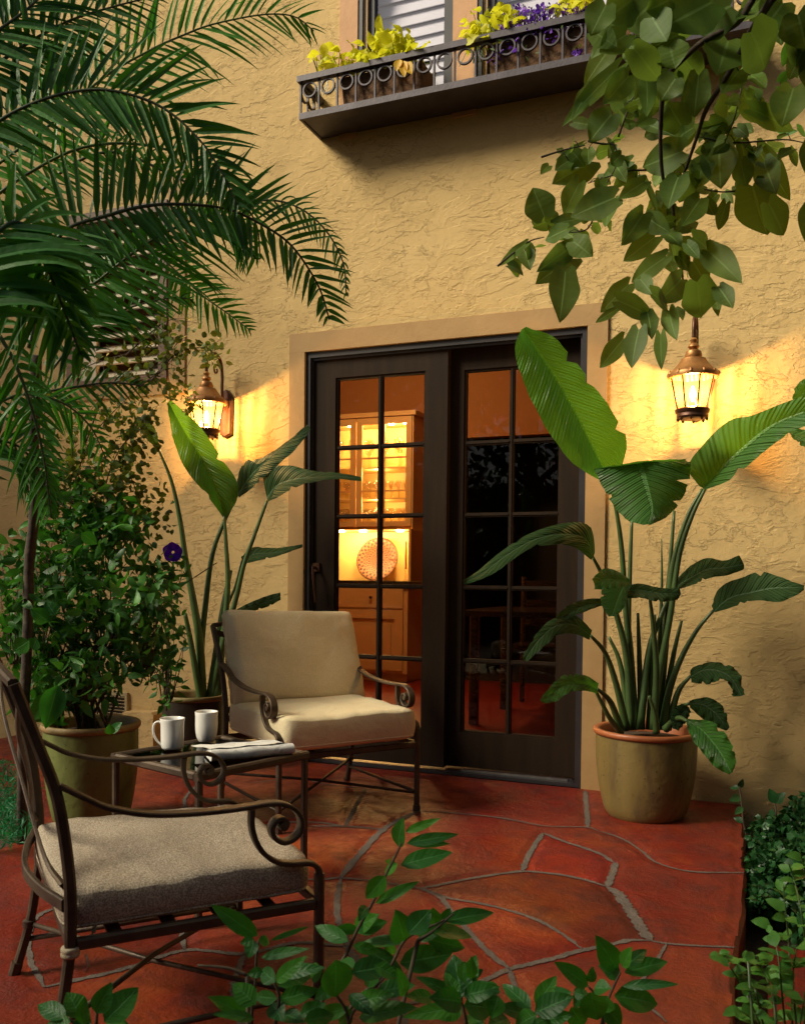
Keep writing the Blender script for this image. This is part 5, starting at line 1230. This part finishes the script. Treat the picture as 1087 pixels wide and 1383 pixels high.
for k in range(5):
    a = 2*math.pi*k/5+.3+rg.uniform(-.15, .15); d = rt*math.cos(a)+up*math.sin(a); e_ = rt*-math.sin(a)+up*math.cos(a)
    rows = []
    for i in range(9):
        s = i/8; hw = .030*math.sin(math.pi*min(1, .08+s*.80))**.8
        rows.append([fc+d*(.006+.040*s-.006*(u*u)*(s > .7)*s)+e_*hw*u-fw*(.012*s*s+.004*math.sin(u*9+k)*s*s-.003*abs(u)) for u in (-1, -.75, -.5, -.25, 0, .25, .5, .75, 1)])
    b.grid(rows)
build(b, 'flower', 'violet', vn, smooth=True)
# bright feathery ground cover at the far left
b = MB()
for _ in range(2600):
    v = (rg.uniform(-30, 52), rg.uniform(1015, 1125)); z = rg.uniform(-.10, .10); p = onz(v[0], v[1]+14, z)
    d = randdir(rg, .6); leaf(b, p, p+d*.035, .006, randdir(rg), k=2, shape='lance')
o = build(b, 'ground_cover', 'teal', None); tag(o, 'bright feathery green ground cover at the left edge of the patio', 'ground cover', kind='stuff')

# ================================================================== OVERHANGING TREE
TB = Vector((2.6, -1.6, -.17))
tr = thing('tree', 'heart-leaved tree branch hanging over the right lantern from above', 'tree', TB)
b = MB()
b.tube([TB, TB+Vector((-.05, .05, 1.2)), TB+Vector((-.02, .0, 2.4)), TB+Vector((-.2, -.1, 3.4)), TB+Vector((-.3, 0, 4.6))], [.11, .09, .08, .065, .04], 12)
s3 = 2.546; O3 = (660, 0)
def q3(pl, d0, d1): return [(660+x/s3, y/s3, d0+(d1-d0)*i/(len(pl)-1)) for i, (x, y) in enumerate(pl)]
B1 = q3([(970, 0), (900, 110), (860, 190), (800, 290), (745, 380), (715, 470), (680, 570), (665, 610)], 1.9, 2.2)
B2 = q3([(905, 0), (850, 80), (740, 140), (660, 210), (610, 270), (595, 350), (590, 430), (590, 520), (600, 620), (630, 700), (640, 800), (660, 900), (665, 990), (640, 1040)], 1.9, 2.35)
for pl, r0, r1 in ((B1, .0085, .003), (B2, .0075, .002)):
    c = cat(pl, 6); b.tube([P(*p) for p in c], [r0+(r1-r0)*i/(len(c)-1) for i in range(len(c))], 8)
p1, p2 = P(*B1[0]), P(*B2[0]); limb = TB+Vector((-.1, -.05, 2.9))
b.tube([limb, limb+Vector((-.7, .0, .75)), p1+Vector((.35, -.05, .35)), p1], [.05, .035, .018, .0085], 8); b.tube([p1+Vector((.35, -.05, .35)), p2+Vector((.12, 0, .2)), p2], [.014, .010, .0075], 8)
tws = [([(640, 250), (680, 280), (720, 300)], 2.1), ([(610, 270), (560, 285)], 2.15), ([(870, 190), (872, 270), (845, 400), (810, 490)], 2.1), ([(860, 655), (800, 660), (730, 650)], 2.3), ([(380, 690), (350, 770), (320, 795), (250, 800)], 2.3), ([(340, 485), (390, 495), (430, 500), (440, 560), (400, 640)], 2.2), ([(520, 130), (550, 165), (555, 210)], 2.0),
       ([(445, 470), (470, 400), (500, 330), (560, 285)], 2.15), ([(640, 720), (620, 800), (615, 820)], 2.3), ([(575, 690), (630, 700)], 2.3), ([(810, 490), (720, 470)], 2.15), ([(810, 490), (880, 490), (1010, 480), (1080, 490)], 2.15), ([(540, 585), (470, 590), (340, 630)], 2.25), ([(180, 540), (260, 515), (330, 500)], 2.2), ([(30, 915), (130, 835), (190, 815)], 2.3), ([(190, 740), (220, 770), (250, 800)], 2.3), ([(595, 600), (540, 580)], 2.3)]
for pl, d in tws:
    c = cat(q3(pl, d, d), 5); b.tube([P(*p) for p in c], [.0028-.0016*i/(len(c)-1) for i in range(len(c))], 6)
bo = b
LV = [(190, 742, 150, 645, 105), (125, 840, 30, 915, 36), (280, 850, 175, 930, 75), (265, 790, 190, 825, 62), (290, 830, 355, 880, 80), (285, 890, 165, 970, 100), (262, 935, 245, 1105, 105), (230, 770, 335, 745, 55), (430, 680, 280, 745, 105), (350, 555, 222, 630, 110), (310, 630, 255, 745, 80), (485, 555, 388, 605, 55), (535, 625, 447, 682, 60), (538, 620, 585, 742, 24), (425, 690, 398, 778, 60), (660, 625, 598, 690, 70), (530, 735, 458, 840, 85), (545, 750, 622, 800, 72), (570, 815, 460, 900, 75), (630, 835, 650, 905, 62), (700, 815, 765, 865, 72), (750, 860, 866, 967, 95), (680, 838, 722, 888, 44), (605, 885, 483, 972, 72), (610, 880, 640, 945, 55), (700, 900, 752, 985, 85), (660, 960, 585, 1040, 95), (715, 970, 732, 1095, 122), (790, 990, 838, 1058, 66), (778, 1000, 787, 1085, 42), (480, 978, 383, 1072, 74), (440, 1062, 362, 1112, 30), (445, 1035, 575, 1095, 88), (560, 1010, 622, 1062, 72), (545, 1075, 560, 1160, 60), (618, 1068, 640, 1162, 62), (462, 1165, 378, 1268, 68), (515, 1135, 488, 1262, 80), (590, 1150, 592, 1268, 46), (642, 1058, 668, 1092, 40), (725, 685, 665, 775, 80), (745, 685, 775, 745, 56), (815, 700, 785, 795, 50), (905, 640, 955, 815, 150), (960, 700, 1018, 812, 92), (865, 555, 885, 645, 70), (790, 505, 795, 645, 118), (755, 555, 690, 645, 95), (650, 610, 615, 710, 95), (695, 600, 655, 700, 75), (665, 520, 525, 575, 120), (660, 430, 612, 352, 105), (600, 435, 532, 472, 62), (705, 425, 612, 515, 92), (755, 415, 805, 485, 85), (825, 335, 818, 440, 96), (868, 335, 962, 425, 80), (900, 375, 1055, 450, 75), (1045, 305, 1005, 435, 120), (868, 490, 892, 625, 62), (925, 515, 1035, 690, 85), (955, 495, 1015, 520, 60), (945, 560, 985, 665, 92), (1035, 515, 1062, 575, 32), (480, 325, 455, 432, 118), (420, 395, 345, 485, 105), (290, 420, 365, 432, 40), (440, 235, 255, 425, 60), (430, 145, 325, 295, 85), (530, 235, 508, 335, 62), (480, 260, 398, 355, 85), (350, 300, 288, 402, 52), (320, 495, 230, 548, 22), (270, 560, 330, 560, 50), (700, 440, 640, 480, 70), (520, 420, 640, 465, 50), (790, 420, 720, 480, 60), (430, 560, 470, 620, 60), (700, 760, 640, 800, 60), (650, 880, 690, 930, 60), (520, 960, 560, 1010, 60)]
LV2 = [(760, 10, 600, 95, 170), (830, 20, 690, 85, 150), (560, 10, 470, 100, 130), (490, 0, 400, 70, 125), (400, 20, 348, 120, 95), (820, 140, 790, 245, 160), (900, 110, 955, 240, 165), (1010, 10, 940, 105, 125), (1060, 50, 1090, 165, 130), (660, 190, 735, 285, 95), (620, 160, 640, 235, 105), (500, 170, 590, 280, 90), (640, 270, 590, 345, 90), (720, 260, 705, 405, 84), (540, 270, 545, 390, 66), (650, 120, 555, 165, 85), (1075, 180, 1030, 275, 66), (985, 60, 1005, 155, 66), (470, 120, 380, 180, 90), (560, 60, 610, 140, 110), (680, 70, 640, 150, 95), (360, 110, 440, 160, 75), (860, 240, 800, 320, 90), (440, 90, 350, 200, 70), (1040, 150, 1085, 230, 80), (930, 0, 870, 70, 80), (620, 0, 540, 40, 90)]
b = MB()
for r in LV: pleaf(b, O3, s3, (r[0], r[1], r[2], r[3], r[4]*.93), 2.2, rg, 'heart', jit=.10, fold=.18, tilt=.55, k=10, droop=.2)
for r in LV2: pleaf(b, O3, s3, r, 1.95, rg, 'heart', jit=.08, fold=.14, tilt=.45, k=10, droop=.2)
for k in range(150):   # smaller leaves close to the twigs
    c = rg.choice([B1, B2]+[q3(pl, d, d) for pl, d in tws]); i = rg.randrange(len(c)-1); u = rg.random()
    x, y, d = [c[i][j]+(c[i+1][j]-c[i][j])*u for j in range(3)]
    if y > 330 and rg.random() < .6: continue
    an = rg.uniform(-2.6, 2.6); L_ = rg.uniform(13, 26); x0, y0 = x+rg.uniform(-16, 16), y+rg.uniform(-10, 14)
    pleaf(b, (0, 0), 1, (x0, y0, x0+math.sin(an)*L_, y0+abs(math.cos(an))*L_, L_*.9), d+rg.uniform(-.05, .15), rg, 'heart', tilt=1.2, droop=.4)
    if rg.random() < .5: bo.tube([P(x, y, d), P((x+x0)/2, (y+y0)/2-3, d), P(x0, y0, d)], .0011, 5)
# more of the crown, out of view, spread wide to shade the right side
for _ in range(2600):
    p = P(rg.uniform(860, 1500), rg.uniform(-620, -30), rg.uniform(1.5, 2.7)) if _ < 700 else Vector((rg.uniform(1.0, 4.6), rg.uniform(-4.6, -.6), rg.uniform(2.9, 5.0))); d = randdir(rg); d.z -= .5; s = rg.uniform(.06, .1)
    leaf(b, p, p+d.normalized()*s, s*.9, randdir(rg, .5), shape='heart', k=6)
for _ in range(16):
    p = P(rg.uniform(1090, 1130), rg.uniform(0, 300), 2.0); d = Vector((rg.uniform(-.4, .4), 0, -1)); leaf(b, p, p+d.normalized()*.09, .08, -fw, shape='heart', k=6)
build(b, 'foliage', 'redbud', tr, smooth=True); build(bo, 'branch', 'bark', tr, smooth=True)
b = MB()
for q in ((1010, 90, 1040, 110, 30), (1030, 150, 1010, 230, 40), (1040, 200, 1060, 270, 30), (1000, 280, 1030, 240, 30), (890, 10, 935, 40, 34), (1020, 320, 985, 300, 26), (1000, 460, 1060, 450, 24), (1060, 440, 1090, 470, 30), (640, 250, 700, 240, 34)): pleaf(b, O3, s3, q, 2.3, rg, 'heart', k=6)
o = build(b, 'foliage', 'sprig', tr, smooth=True)

# ================================================================== FOREGROUND PLANTS
def sprigs(name, label, cat_, base_px, dep, leaves, stems, mat, orig, s, asp=.5, stem_mat='twig', jit=.05, up_=.0, rs=(.003, .0018)):
    g = P(base_px[0], base_px[1], dep); g.z = floorz(g.y)-.17 if base_px[2] else floorz(g.y)
    t = thing(name, label, cat_, g, 0, 'leafy shoots along the front edge')
    b = MB()
    for r in leaves: pleaf(b, orig, s, r, dep, rg, 'oval', jit=jit, fold=.22, tilt=.5, k=8, droop=.25)
    build(b, 'foliage', mat, t, smooth=True)
    b = MB()
    for pl in stems:
        c = [(orig[0]+x/s, orig[1]+y/s, dep) for x, y in pl]; w3 = [V(P(*p)) for p in cat(c, 5)]
        k = len(w3); b.tube(w3[::-1], [rs[0]+(rs[1]-rs[0])*i/k for i in range(k)], 6)
        e = w3[-1]; b.tube([Vector((g.x+(e.x-g.x)*.3, g.y+(e.y-g.y)*.3, g.z)), e.lerp(Vector((g.x, g.y, g.z)), .5), e], [rs[0]*1.2, rs[0]*1.1, rs[0]], 6)
    build(b, 'stem', stem_mat, t, smooth=True)
    return t
OA, SA = (420, 1090), 3.882
lv = [(455, 205, 478, 62, 95), (495, 130, 675, 60, 48), (500, 190, 775, 140, 62), (510, 190, 735, 190, 50), (470, 305, 742, 232, 105), (440, 262, 398, 285, 60), (455, 300, 380, 350, 70), (390, 360, 285, 485, 95), (338, 505, 565, 388, 62), (292, 520, 250, 592, 64), (195, 705, 15, 618, 85), (240, 650, 400, 598, 85), (230, 640, 345, 565, 95), (240, 640, 120, 640, 60),
      (490, 700, 448, 550, 145), (510, 665, 628, 535, 120), (645, 612, 640, 532, 84), (690, 600, 730, 530, 62), (700, 600, 965, 545, 92), (640, 660, 855, 665, 105), (600, 690, 815, 740, 105), (560, 700, 710, 600, 74), (465, 820, 745, 765, 145), (290, 745, 485, 865, 92), (500, 705, 225, 715, 74), (220, 725, 365, 762, 62), (380, 700, 450, 780, 60)]
sprigs('leafy_shoot', 'tallest leafy shoot, rising to a bare-tipped point in the lower centre', 'plant', (470, 1500, 1), 1.62, lv, [[(490, 95), (480, 170), (440, 262), (390, 360), (330, 490), (245, 640), (180, 780), (100, 900), (20, 1137)], [(700, 590), (600, 640), (490, 700), (400, 860), (230, 1020), (180, 1137)], [(745, 560), (640, 650), (560, 700)]], 'laurel', OA, SA, rs=(.0042, .0016))
lv = [(130, 800, 130, 1005, 175), (60, 860, -10, 880, 100), (210, 870, 425, 830, 125), (300, 950, 335, 850, 85), (345, 972, 545, 930, 105), (490, 990, 460, 850, 75), (250, 1105, 545, 1040, 115), (200, 1050, 0, 1105, 84), (230, 1020, 435, 980, 92), (215, 1060, 140, 1150, 100), (230, 840, 140, 800, 70), (120, 940, 20, 1010, 80), (330, 830, 470, 900, 80), (200, 980, 330, 1090, 80)]
sprigs('leafy_shoot', 'drooping blue green leaves in front of the taupe chair, lower centre', 'plant', (455, 1500, 1), 1.45, lv, [[(130, 820), (120, 950), (180, 1060), (200, 1150)], [(400, 880), (300, 980), (230, 1060), (190, 1150)]], 'laurel', OA, SA)
lv = [(770, 1000, 558, 885, 75), (760, 990, 705, 865, 74), (790, 1000, 745, 770, 150), (800, 960, 865, 775, 100), (800, 990, 985, 940, 105), (790, 1020, 630, 1000, 125), (790, 1045, 478, 1100, 84), (800, 1040, 960, 1050, 150), (790, 1050, 660, 1110, 95), (820, 900, 905, 850, 50), (810, 930, 790, 820, 90), (830, 1080, 900, 1150, 110), (640, 1000, 500, 990, 80), (840, 900, 840, 790, 60)]
sprigs('leafy_shoot', 'upright whorl of leaves just right of the tallest shoot', 'plant', (640, 1480, 1), 1.5, lv, [[(850, 880), (790, 1000), (800, 1060), (815, 1137)]], 'laurel', OA, SA)
OB, SB = (660, 1180), 3.882
lv = [(670, 500, 566, 335, 125), (700, 490, 745, 385, 74), (712, 490, 832, 388, 72), (710, 520, 945, 452, 98), (690, 520, 575, 480, 125), (700, 590, 992, 574, 55), (655, 640, 900, 680, 145), (620, 640, 600, 730, 105), (520, 590, 350, 462, 96), (530, 570, 545, 492, 54), (500, 600, 450, 700, 90), (550, 600, 640, 600, 90), (600, 700, 700, 790, 120), (500, 640, 440, 620, 60)]
sprigs('leafy_shoot', 'broad bright leaves right of centre along the bottom edge', 'plant', (825, 1480, 1), 1.62, lv, [[(690, 515), (650, 600), (610, 700), (590, 790)], [(520, 590), (560, 640), (600, 720)]], 'laurel', OB, SB)
lv = [(220, 710, 68, 572, 96), (245, 690, 355, 535, 96), (240, 730, 440, 640, 125), (250, 740, 130, 800, 105), (280, 770, 440, 735, 84), (200, 740, 45, 700, 95), (530, 620, 570, 780, 150), (240, 760, 320, 860, 110), (300, 640, 400, 600, 60), (330, 660, 430, 620, 90), (100, 760, 0, 800, 120), (60, 620, -60, 600, 90), (50, 640, 10, 760, 100), (430, 700, 500, 800, 120)]
sprigs('leafy_shoot', 'low leafy whorl at the bottom edge below the flagstone fan', 'plant', (720, 1480, 1), 1.5, lv, [[(230, 730), (235, 800)], [(50, 640), (80, 800)]], 'laurel', OB, SB)
OC, SC = (200, 1140), 4.18
lv = [(620, 520, 358, 342, 105), (622, 540, 690, 560, 64), (600, 545, 565, 645, 84), (600, 540, 520, 560, 60), (690, 545, 915, 462, 32), (640, 640, 905, 588, 64), (590, 990, 343, 858, 115), (600, 990, 375, 950, 64), (610, 905, 478, 785, 125), (720, 780, 630, 700, 95), (730, 800, 955, 700, 115), (740, 880, 965, 818, 105), (720, 780, 885, 635, 84), (730, 870, 595, 860, 85), (760, 960, 880, 1000, 100), (700, 900, 760, 1000, 110), (650, 720, 560, 735, 60), (740, 740, 990, 690, 90), (860, 960, 1000, 900, 90), (880, 1000, 1060, 960, 100)]
sprigs('leafy_shoot', 'leafy shoot on a dark stem under the front edge of the taupe chair', 'plant', (345, 1500, 1), 1.42, lv, [[(625, 545), (612, 640), (605, 800), (590, 900), (585, 1016)], [(700, 750), (740, 860), (720, 1016)], [(280, 685), (450, 700), (560, 740)]], 'laurel', OC, SC)
OD, SD = (0, 1120), 4.18
lv = [(375, 1070, 205, 978, 105), (460, 1060, 378, 918, 140), (545, 1040, 628, 868, 115), (590, 1090, 785, 888, 160), (480, 1100, 470, 960, 90), (520, 1080, 400, 1120, 100), (600, 1100, 720, 1100, 110), (400, 1090, 250, 1110, 90)]
sprigs('leafy_shoot', 'rounded bright leaves at the lower left corner beneath the taupe chair', 'plant', (130, 1480, 1), 1.4, lv, [[(550, 1030), (545, 1100)], [(450, 1040), (500, 1120)], [(380, 1070), (480, 1120)]], 'laurel', OD, SD)
# planting bed in front and right ------------------------------------------
# dark ivy mound at the right wall
iv = thing('ivy', 'dark small-leaved ivy mound at the foot of the wall beyond the patio edge', 'ivy', (.25, -.6, -.17))
fo = MB(); tw = MB()
cloud(fo, [(1050, 1130, 44, 34, 3.5, 420), (1085, 1110, 30, 40, 3.6, 260), (1040, 1180, 36, 44, 3.2, 460), (1085, 1170, 34, 50, 3.1, 360), (1022, 1215, 18, 26, 3.0, 160), (1060, 1225, 36, 30, 3.0, 220), (1120, 1150, 40, 80, 3.2, 300), (1100, 1260, 30, 50, 2.8, 160)], .032, rg, shape='round', asp=.8, dthick=.35, k=3)
for pl in ([(1010, 1140), (1003, 1110), (1000, 1075), (998, 1062)], [(1048, 1120), (1047, 1090), (1045, 1078)]):
    w3 = [P(x, y, 3.5) for x, y in pl]; tw.tube(w3, .003, 5)
for q in ((998, 1064, 985, 1064, 8), (998, 1064, 1003, 1052, 8), (1000, 1075, 985, 1082, 12), (1002, 1090, 992, 1100, 9), (1047, 1085, 1038, 1065, 14), (1047, 1085, 1060, 1070, 14), (1046, 1098, 1036, 1100, 12), (1004, 1110, 990, 1104, 9)): pleaf(fo, (0, 0), 1, q, 3.5, rg)
build(fo, 'foliage', 'ivy', iv, smooth=True); build(tw, 'stem', 'twig', iv)
def lightsprig(label, stems, dep, n, size, base):
    g = P(*base, dep); g.z = -.17
    t = thing('leafy_sprig', label, 'plant', g, 0, 'light green sprigs in the right corner'); fo = MB(); tw = MB()
    for pl in stems:
        c = cat([(x, y, dep+rg.uniform(-.05, .05)) for x, y in pl], 8); w3 = [P(*p) for p in c]; tw.tube(w3, [.0026-.0015*i/len(w3) for i in range(len(w3))][::-1] if pl[0][1] < pl[-1][1] else .002, 5)
        e = w3[-1]; tw.tube([e, e.lerp(Vector((g.x, g.y, -.17)), .5), Vector((g.x, g.y, -.17))], .003, 5)
        for i in range(0, len(w3)-1, 2):
            for sdn in (-1, 1, 0):
                if rg.random() > n*.36: continue
                d = rt*(sdn*rg.uniform(.6, 1)+rg.uniform(-.2, .2))+up*rg.uniform(-.1, .5)+fw*rg.uniform(-.7, .7); s = size*rg.uniform(.6, 1.3)
                leaf(fo, w3[i], w3[i]+d.normalized()*s, s*.72, Vector((0, -.5, .8))+randdir(rg)*.5, k=5, fold=.2, droop=.3, curl=.6)
    build(fo, 'foliage', 'sprig', t, smooth=True); build(tw, 'stem', 'stalk', t, smooth=True)
lightsprig('light green sprig standing highest in the right corner, before the ivy', [[(1057, 1195), (1060, 1230), (1064, 1270), (1068, 1340), (1070, 1400)], [(1064, 1165), (1072, 1190), (1082, 1235), (1090, 1300)], [(1080, 1150), (1085, 1170), (1095, 1200)]], 1.9, .95, .034, (1080, 1500))
lightsprig('light green sprig leaning left over the patio edge in the right corner', [[(970, 1288), (985, 1305), (1000, 1330), (1012, 1352), (1025, 1383)], [(990, 1310), (1003, 1297), (1010, 1300)], [(1010, 1330), (1020, 1340), (1030, 1383)]], 1.8, .95, .032, (1030, 1500))
lightsprig('cluster of light green leaves in the lowest right corner', [[(1040, 1250), (1050, 1290), (1055, 1340), (1060, 1390)], [(1000, 1365), (1020, 1380), (1040, 1400)], [(1040, 1330), (1045, 1360), (1050, 1400)], [(1075, 1280), (1070, 1320), (1075, 1390)], [(1020, 1290), (1030, 1310), (1045, 1350)], [(1085, 1350), (1080, 1383), (1080, 1400)]], 1.85, .98, .036, (1060, 1500))

# ================================================================== GARDEN BEHIND THE CAMERA (mirrored in the glass, shades the wall)
def gardentree(x, y, h, r, label, n, seed):
    rg = random.Random(seed); t = thing('garden_tree', label, 'tree', (x, y, -.17), 0, 'trees around the patio')
    b = MB(); b.tube([(x, y, -.17), (x+.1, y, h*.35), (x-.05, y+.1, h*.7), (x, y, h)], [.16, .13, .08, .02], 8)
    for k in range(7):
        a = rg.uniform(0, 6.28); z = h*rg.uniform(.35, .7); b.tube([(x, y, z), (x+math.cos(a)*r*.5, y+math.sin(a)*r*.5, z+r*.35), (x+math.cos(a)*r*.8, y+math.sin(a)*r*.8, z+r*.5)], [.06, .035, .012], 6)
    build(b, 'trunk', 'bark', t, smooth=True); f = MB()
    for _ in range(n):
        v = randdir(rg)*rg.random()**.35; p = Vector((x+v.x*r, y+v.y*r, h*.62+v.z*h*.42)); s = rg.uniform(.12, .26); leaf(f, p, p+randdir(rg)*s, s*.6, randdir(rg, .4), k=2)
    build(f, 'crown', 'garden', t)
gardentree(-8.95, -3.5, 8.2, 1.7, 'unseen tall narrow tree added far to the left to shade the wall', 6000, 1)  # out of view, put in to shade the lower left wall
gardentree(-5.45, -7.7, 8.2, 1.6, 'unseen tall narrow tree added behind the viewer to shade the right wall', 6000, 5)  # out of view, placed to shade the right wall and leave the chair sunlit
gardentree(-3.6, -9.5, 6.0, 2.6, 'tall dark garden tree mirrored in the doors behind the viewer', 3000, 2)
gardentree(.4, -9.0, 5.8, 2.4, 'dark garden tree mirrored at the right of the glass', 2600, 3)
gardentree(4.2, -6.4, 6.4, 2.7, 'dark garden tree to the right of the patio, behind the viewer', 3000, 4)
hs = thing('hedge', 'unseen dense dark hedge added along the right side to shade the low wall', 'hedge', (4.4, -4, -.17))  # unseen occluder, put in to keep sky light off the lower right
b = MB(); b.box(4.9, -8.5, -.17, 5.3, -.3, 2.9); build(b, 'trunk_mass', 'bark', hs); b = MB(); rg2 = random.Random(19)
for _ in range(3600):
    p = Vector((rg2.uniform(4.3, 5.0), rg2.uniform(-8.5, -.3), rg2.uniform(-.1, 3.3))); s = rg2.uniform(.12, .25); leaf(b, p, p+randdir(rg2)*s, s*.6, randdir(rg2), k=2)
build(b, 'foliage', 'garden', hs)
hd = thing('hedge', 'dense dark hedge closing the garden behind the viewer', 'hedge', (-2, -11.5, -.17))
b = MB(); b.box(-13, -12.1, -.17, 9, -11.6, 2.6); build(b, 'trunk_mass', 'bark', hd); b = MB(); rg2 = random.Random(9)
for _ in range(6000):
    p = Vector((rg2.uniform(-13, 9), rg2.uniform(-11.7, -11.0), rg2.uniform(-.1, 3.0))); s = rg2.uniform(.12, .25); leaf(b, p, p+randdir(rg2)*s, s*.6, randdir(rg2), k=2)
build(b, 'foliage', 'garden', hd)

# ================================================================== LIGHT
w = bpy.data.worlds.new('World'); sc.world = w; w.use_nodes = True; nt = w.node_tree
bg = nt.nodes['Background']; sky = nt.nodes.new('ShaderNodeTexSky'); sky.sky_type = 'NISHITA'; sky.sun_disc = False
SUN_EL, SUN_AZ = R(38), R(-52)      # azimuth measured from -y (towards the garden) to -x (left)
sdir = Vector((math.sin(SUN_AZ)*math.cos(SUN_EL), -math.cos(SUN_AZ)*math.cos(SUN_EL), math.sin(SUN_EL)))
sky.sun_elevation = SUN_EL; sky.sun_rotation = math.atan2(sdir.x, sdir.y)
sky.air_density = .8; sky.dust_density = 4; sky.ozone_density = .3
bg.inputs[1].default_value = SKY_S
nt.links.new(sky.outputs[0], bg.inputs[0])
s = bpy.data.lights.new('sun', 'SUN'); s.energy = SUN_S; s.angle = R(22); s.color = (1, .91, .68)
so = bpy.data.objects.new('sun', s); col.objects.link(so); so.rotation_euler = (-sdir).to_track_quat('-Z', 'Y').to_euler()
def plight(name, loc, e, c=(1, .60, .20), r=.03):
    l = bpy.data.lights.new(name, 'POINT'); l.energy = e; l.color = c; l.shadow_soft_size = r
    o = bpy.data.objects.new(name, l); col.objects.link(o); o.location = loc
for x in (-3.74, -3.32, -3.17): plight('cabinet_lamp', (x, uy+.12, 2.36), CAB_W)
for z in (1.96, 1.675): 
    plight('cabinet_lamp', (-3.45, uy+.12, z-.03), CAB_W*.6)
for x in (-3.85, -3.62, -3.24): plight('counter_lamp', (x, uy+.16, 1.36), CAB_W*1.2)
sc.view_settings.view_transform = 'Standard'; sc.view_settings.look = 'None'; sc.view_settings.exposure = EXPO; sc.view_settings.gamma = 1
sc.render.engine = 'CYCLES'; sc.cycles.use_denoising = True
sc.cycles.max_bounces = 8; sc.cycles.transparent_max_bounces = 24; sc.cycles.caustics_reflective = False; sc.cycles.caustics_refractive = False
sc.cycles.sample_clamp_indirect = 6
t = thing('added_ceiling_light', 'unseen round flush light added on the dining room ceiling to brighten the room', 'lamp', (-3.0, 2.2, 2.9))  # added fixture out of view, lights up the orange interior
b = MB(); b.lathe([(.13, 0), (.14, -.01), (.12, -.035), (.11, -.04)], (-3.0, 2.2, 2.898), 32); b.f = [f for f in b.f if len(f) == 4]; build(b, 'ring', 'bronze', t, smooth=True)
b = MB(); b.lathe([(.118, -.030), (.10, -.05), (.05, -.062), (.0, -.065)], (-3.0, 2.2, 2.898), 32); build(b, 'diffuser', 'puck', t, smooth=True)
plight('room_fill_lamp', (-3.0, 2.2, 2.75), ROOM_W, (1, .60, .22), .08)
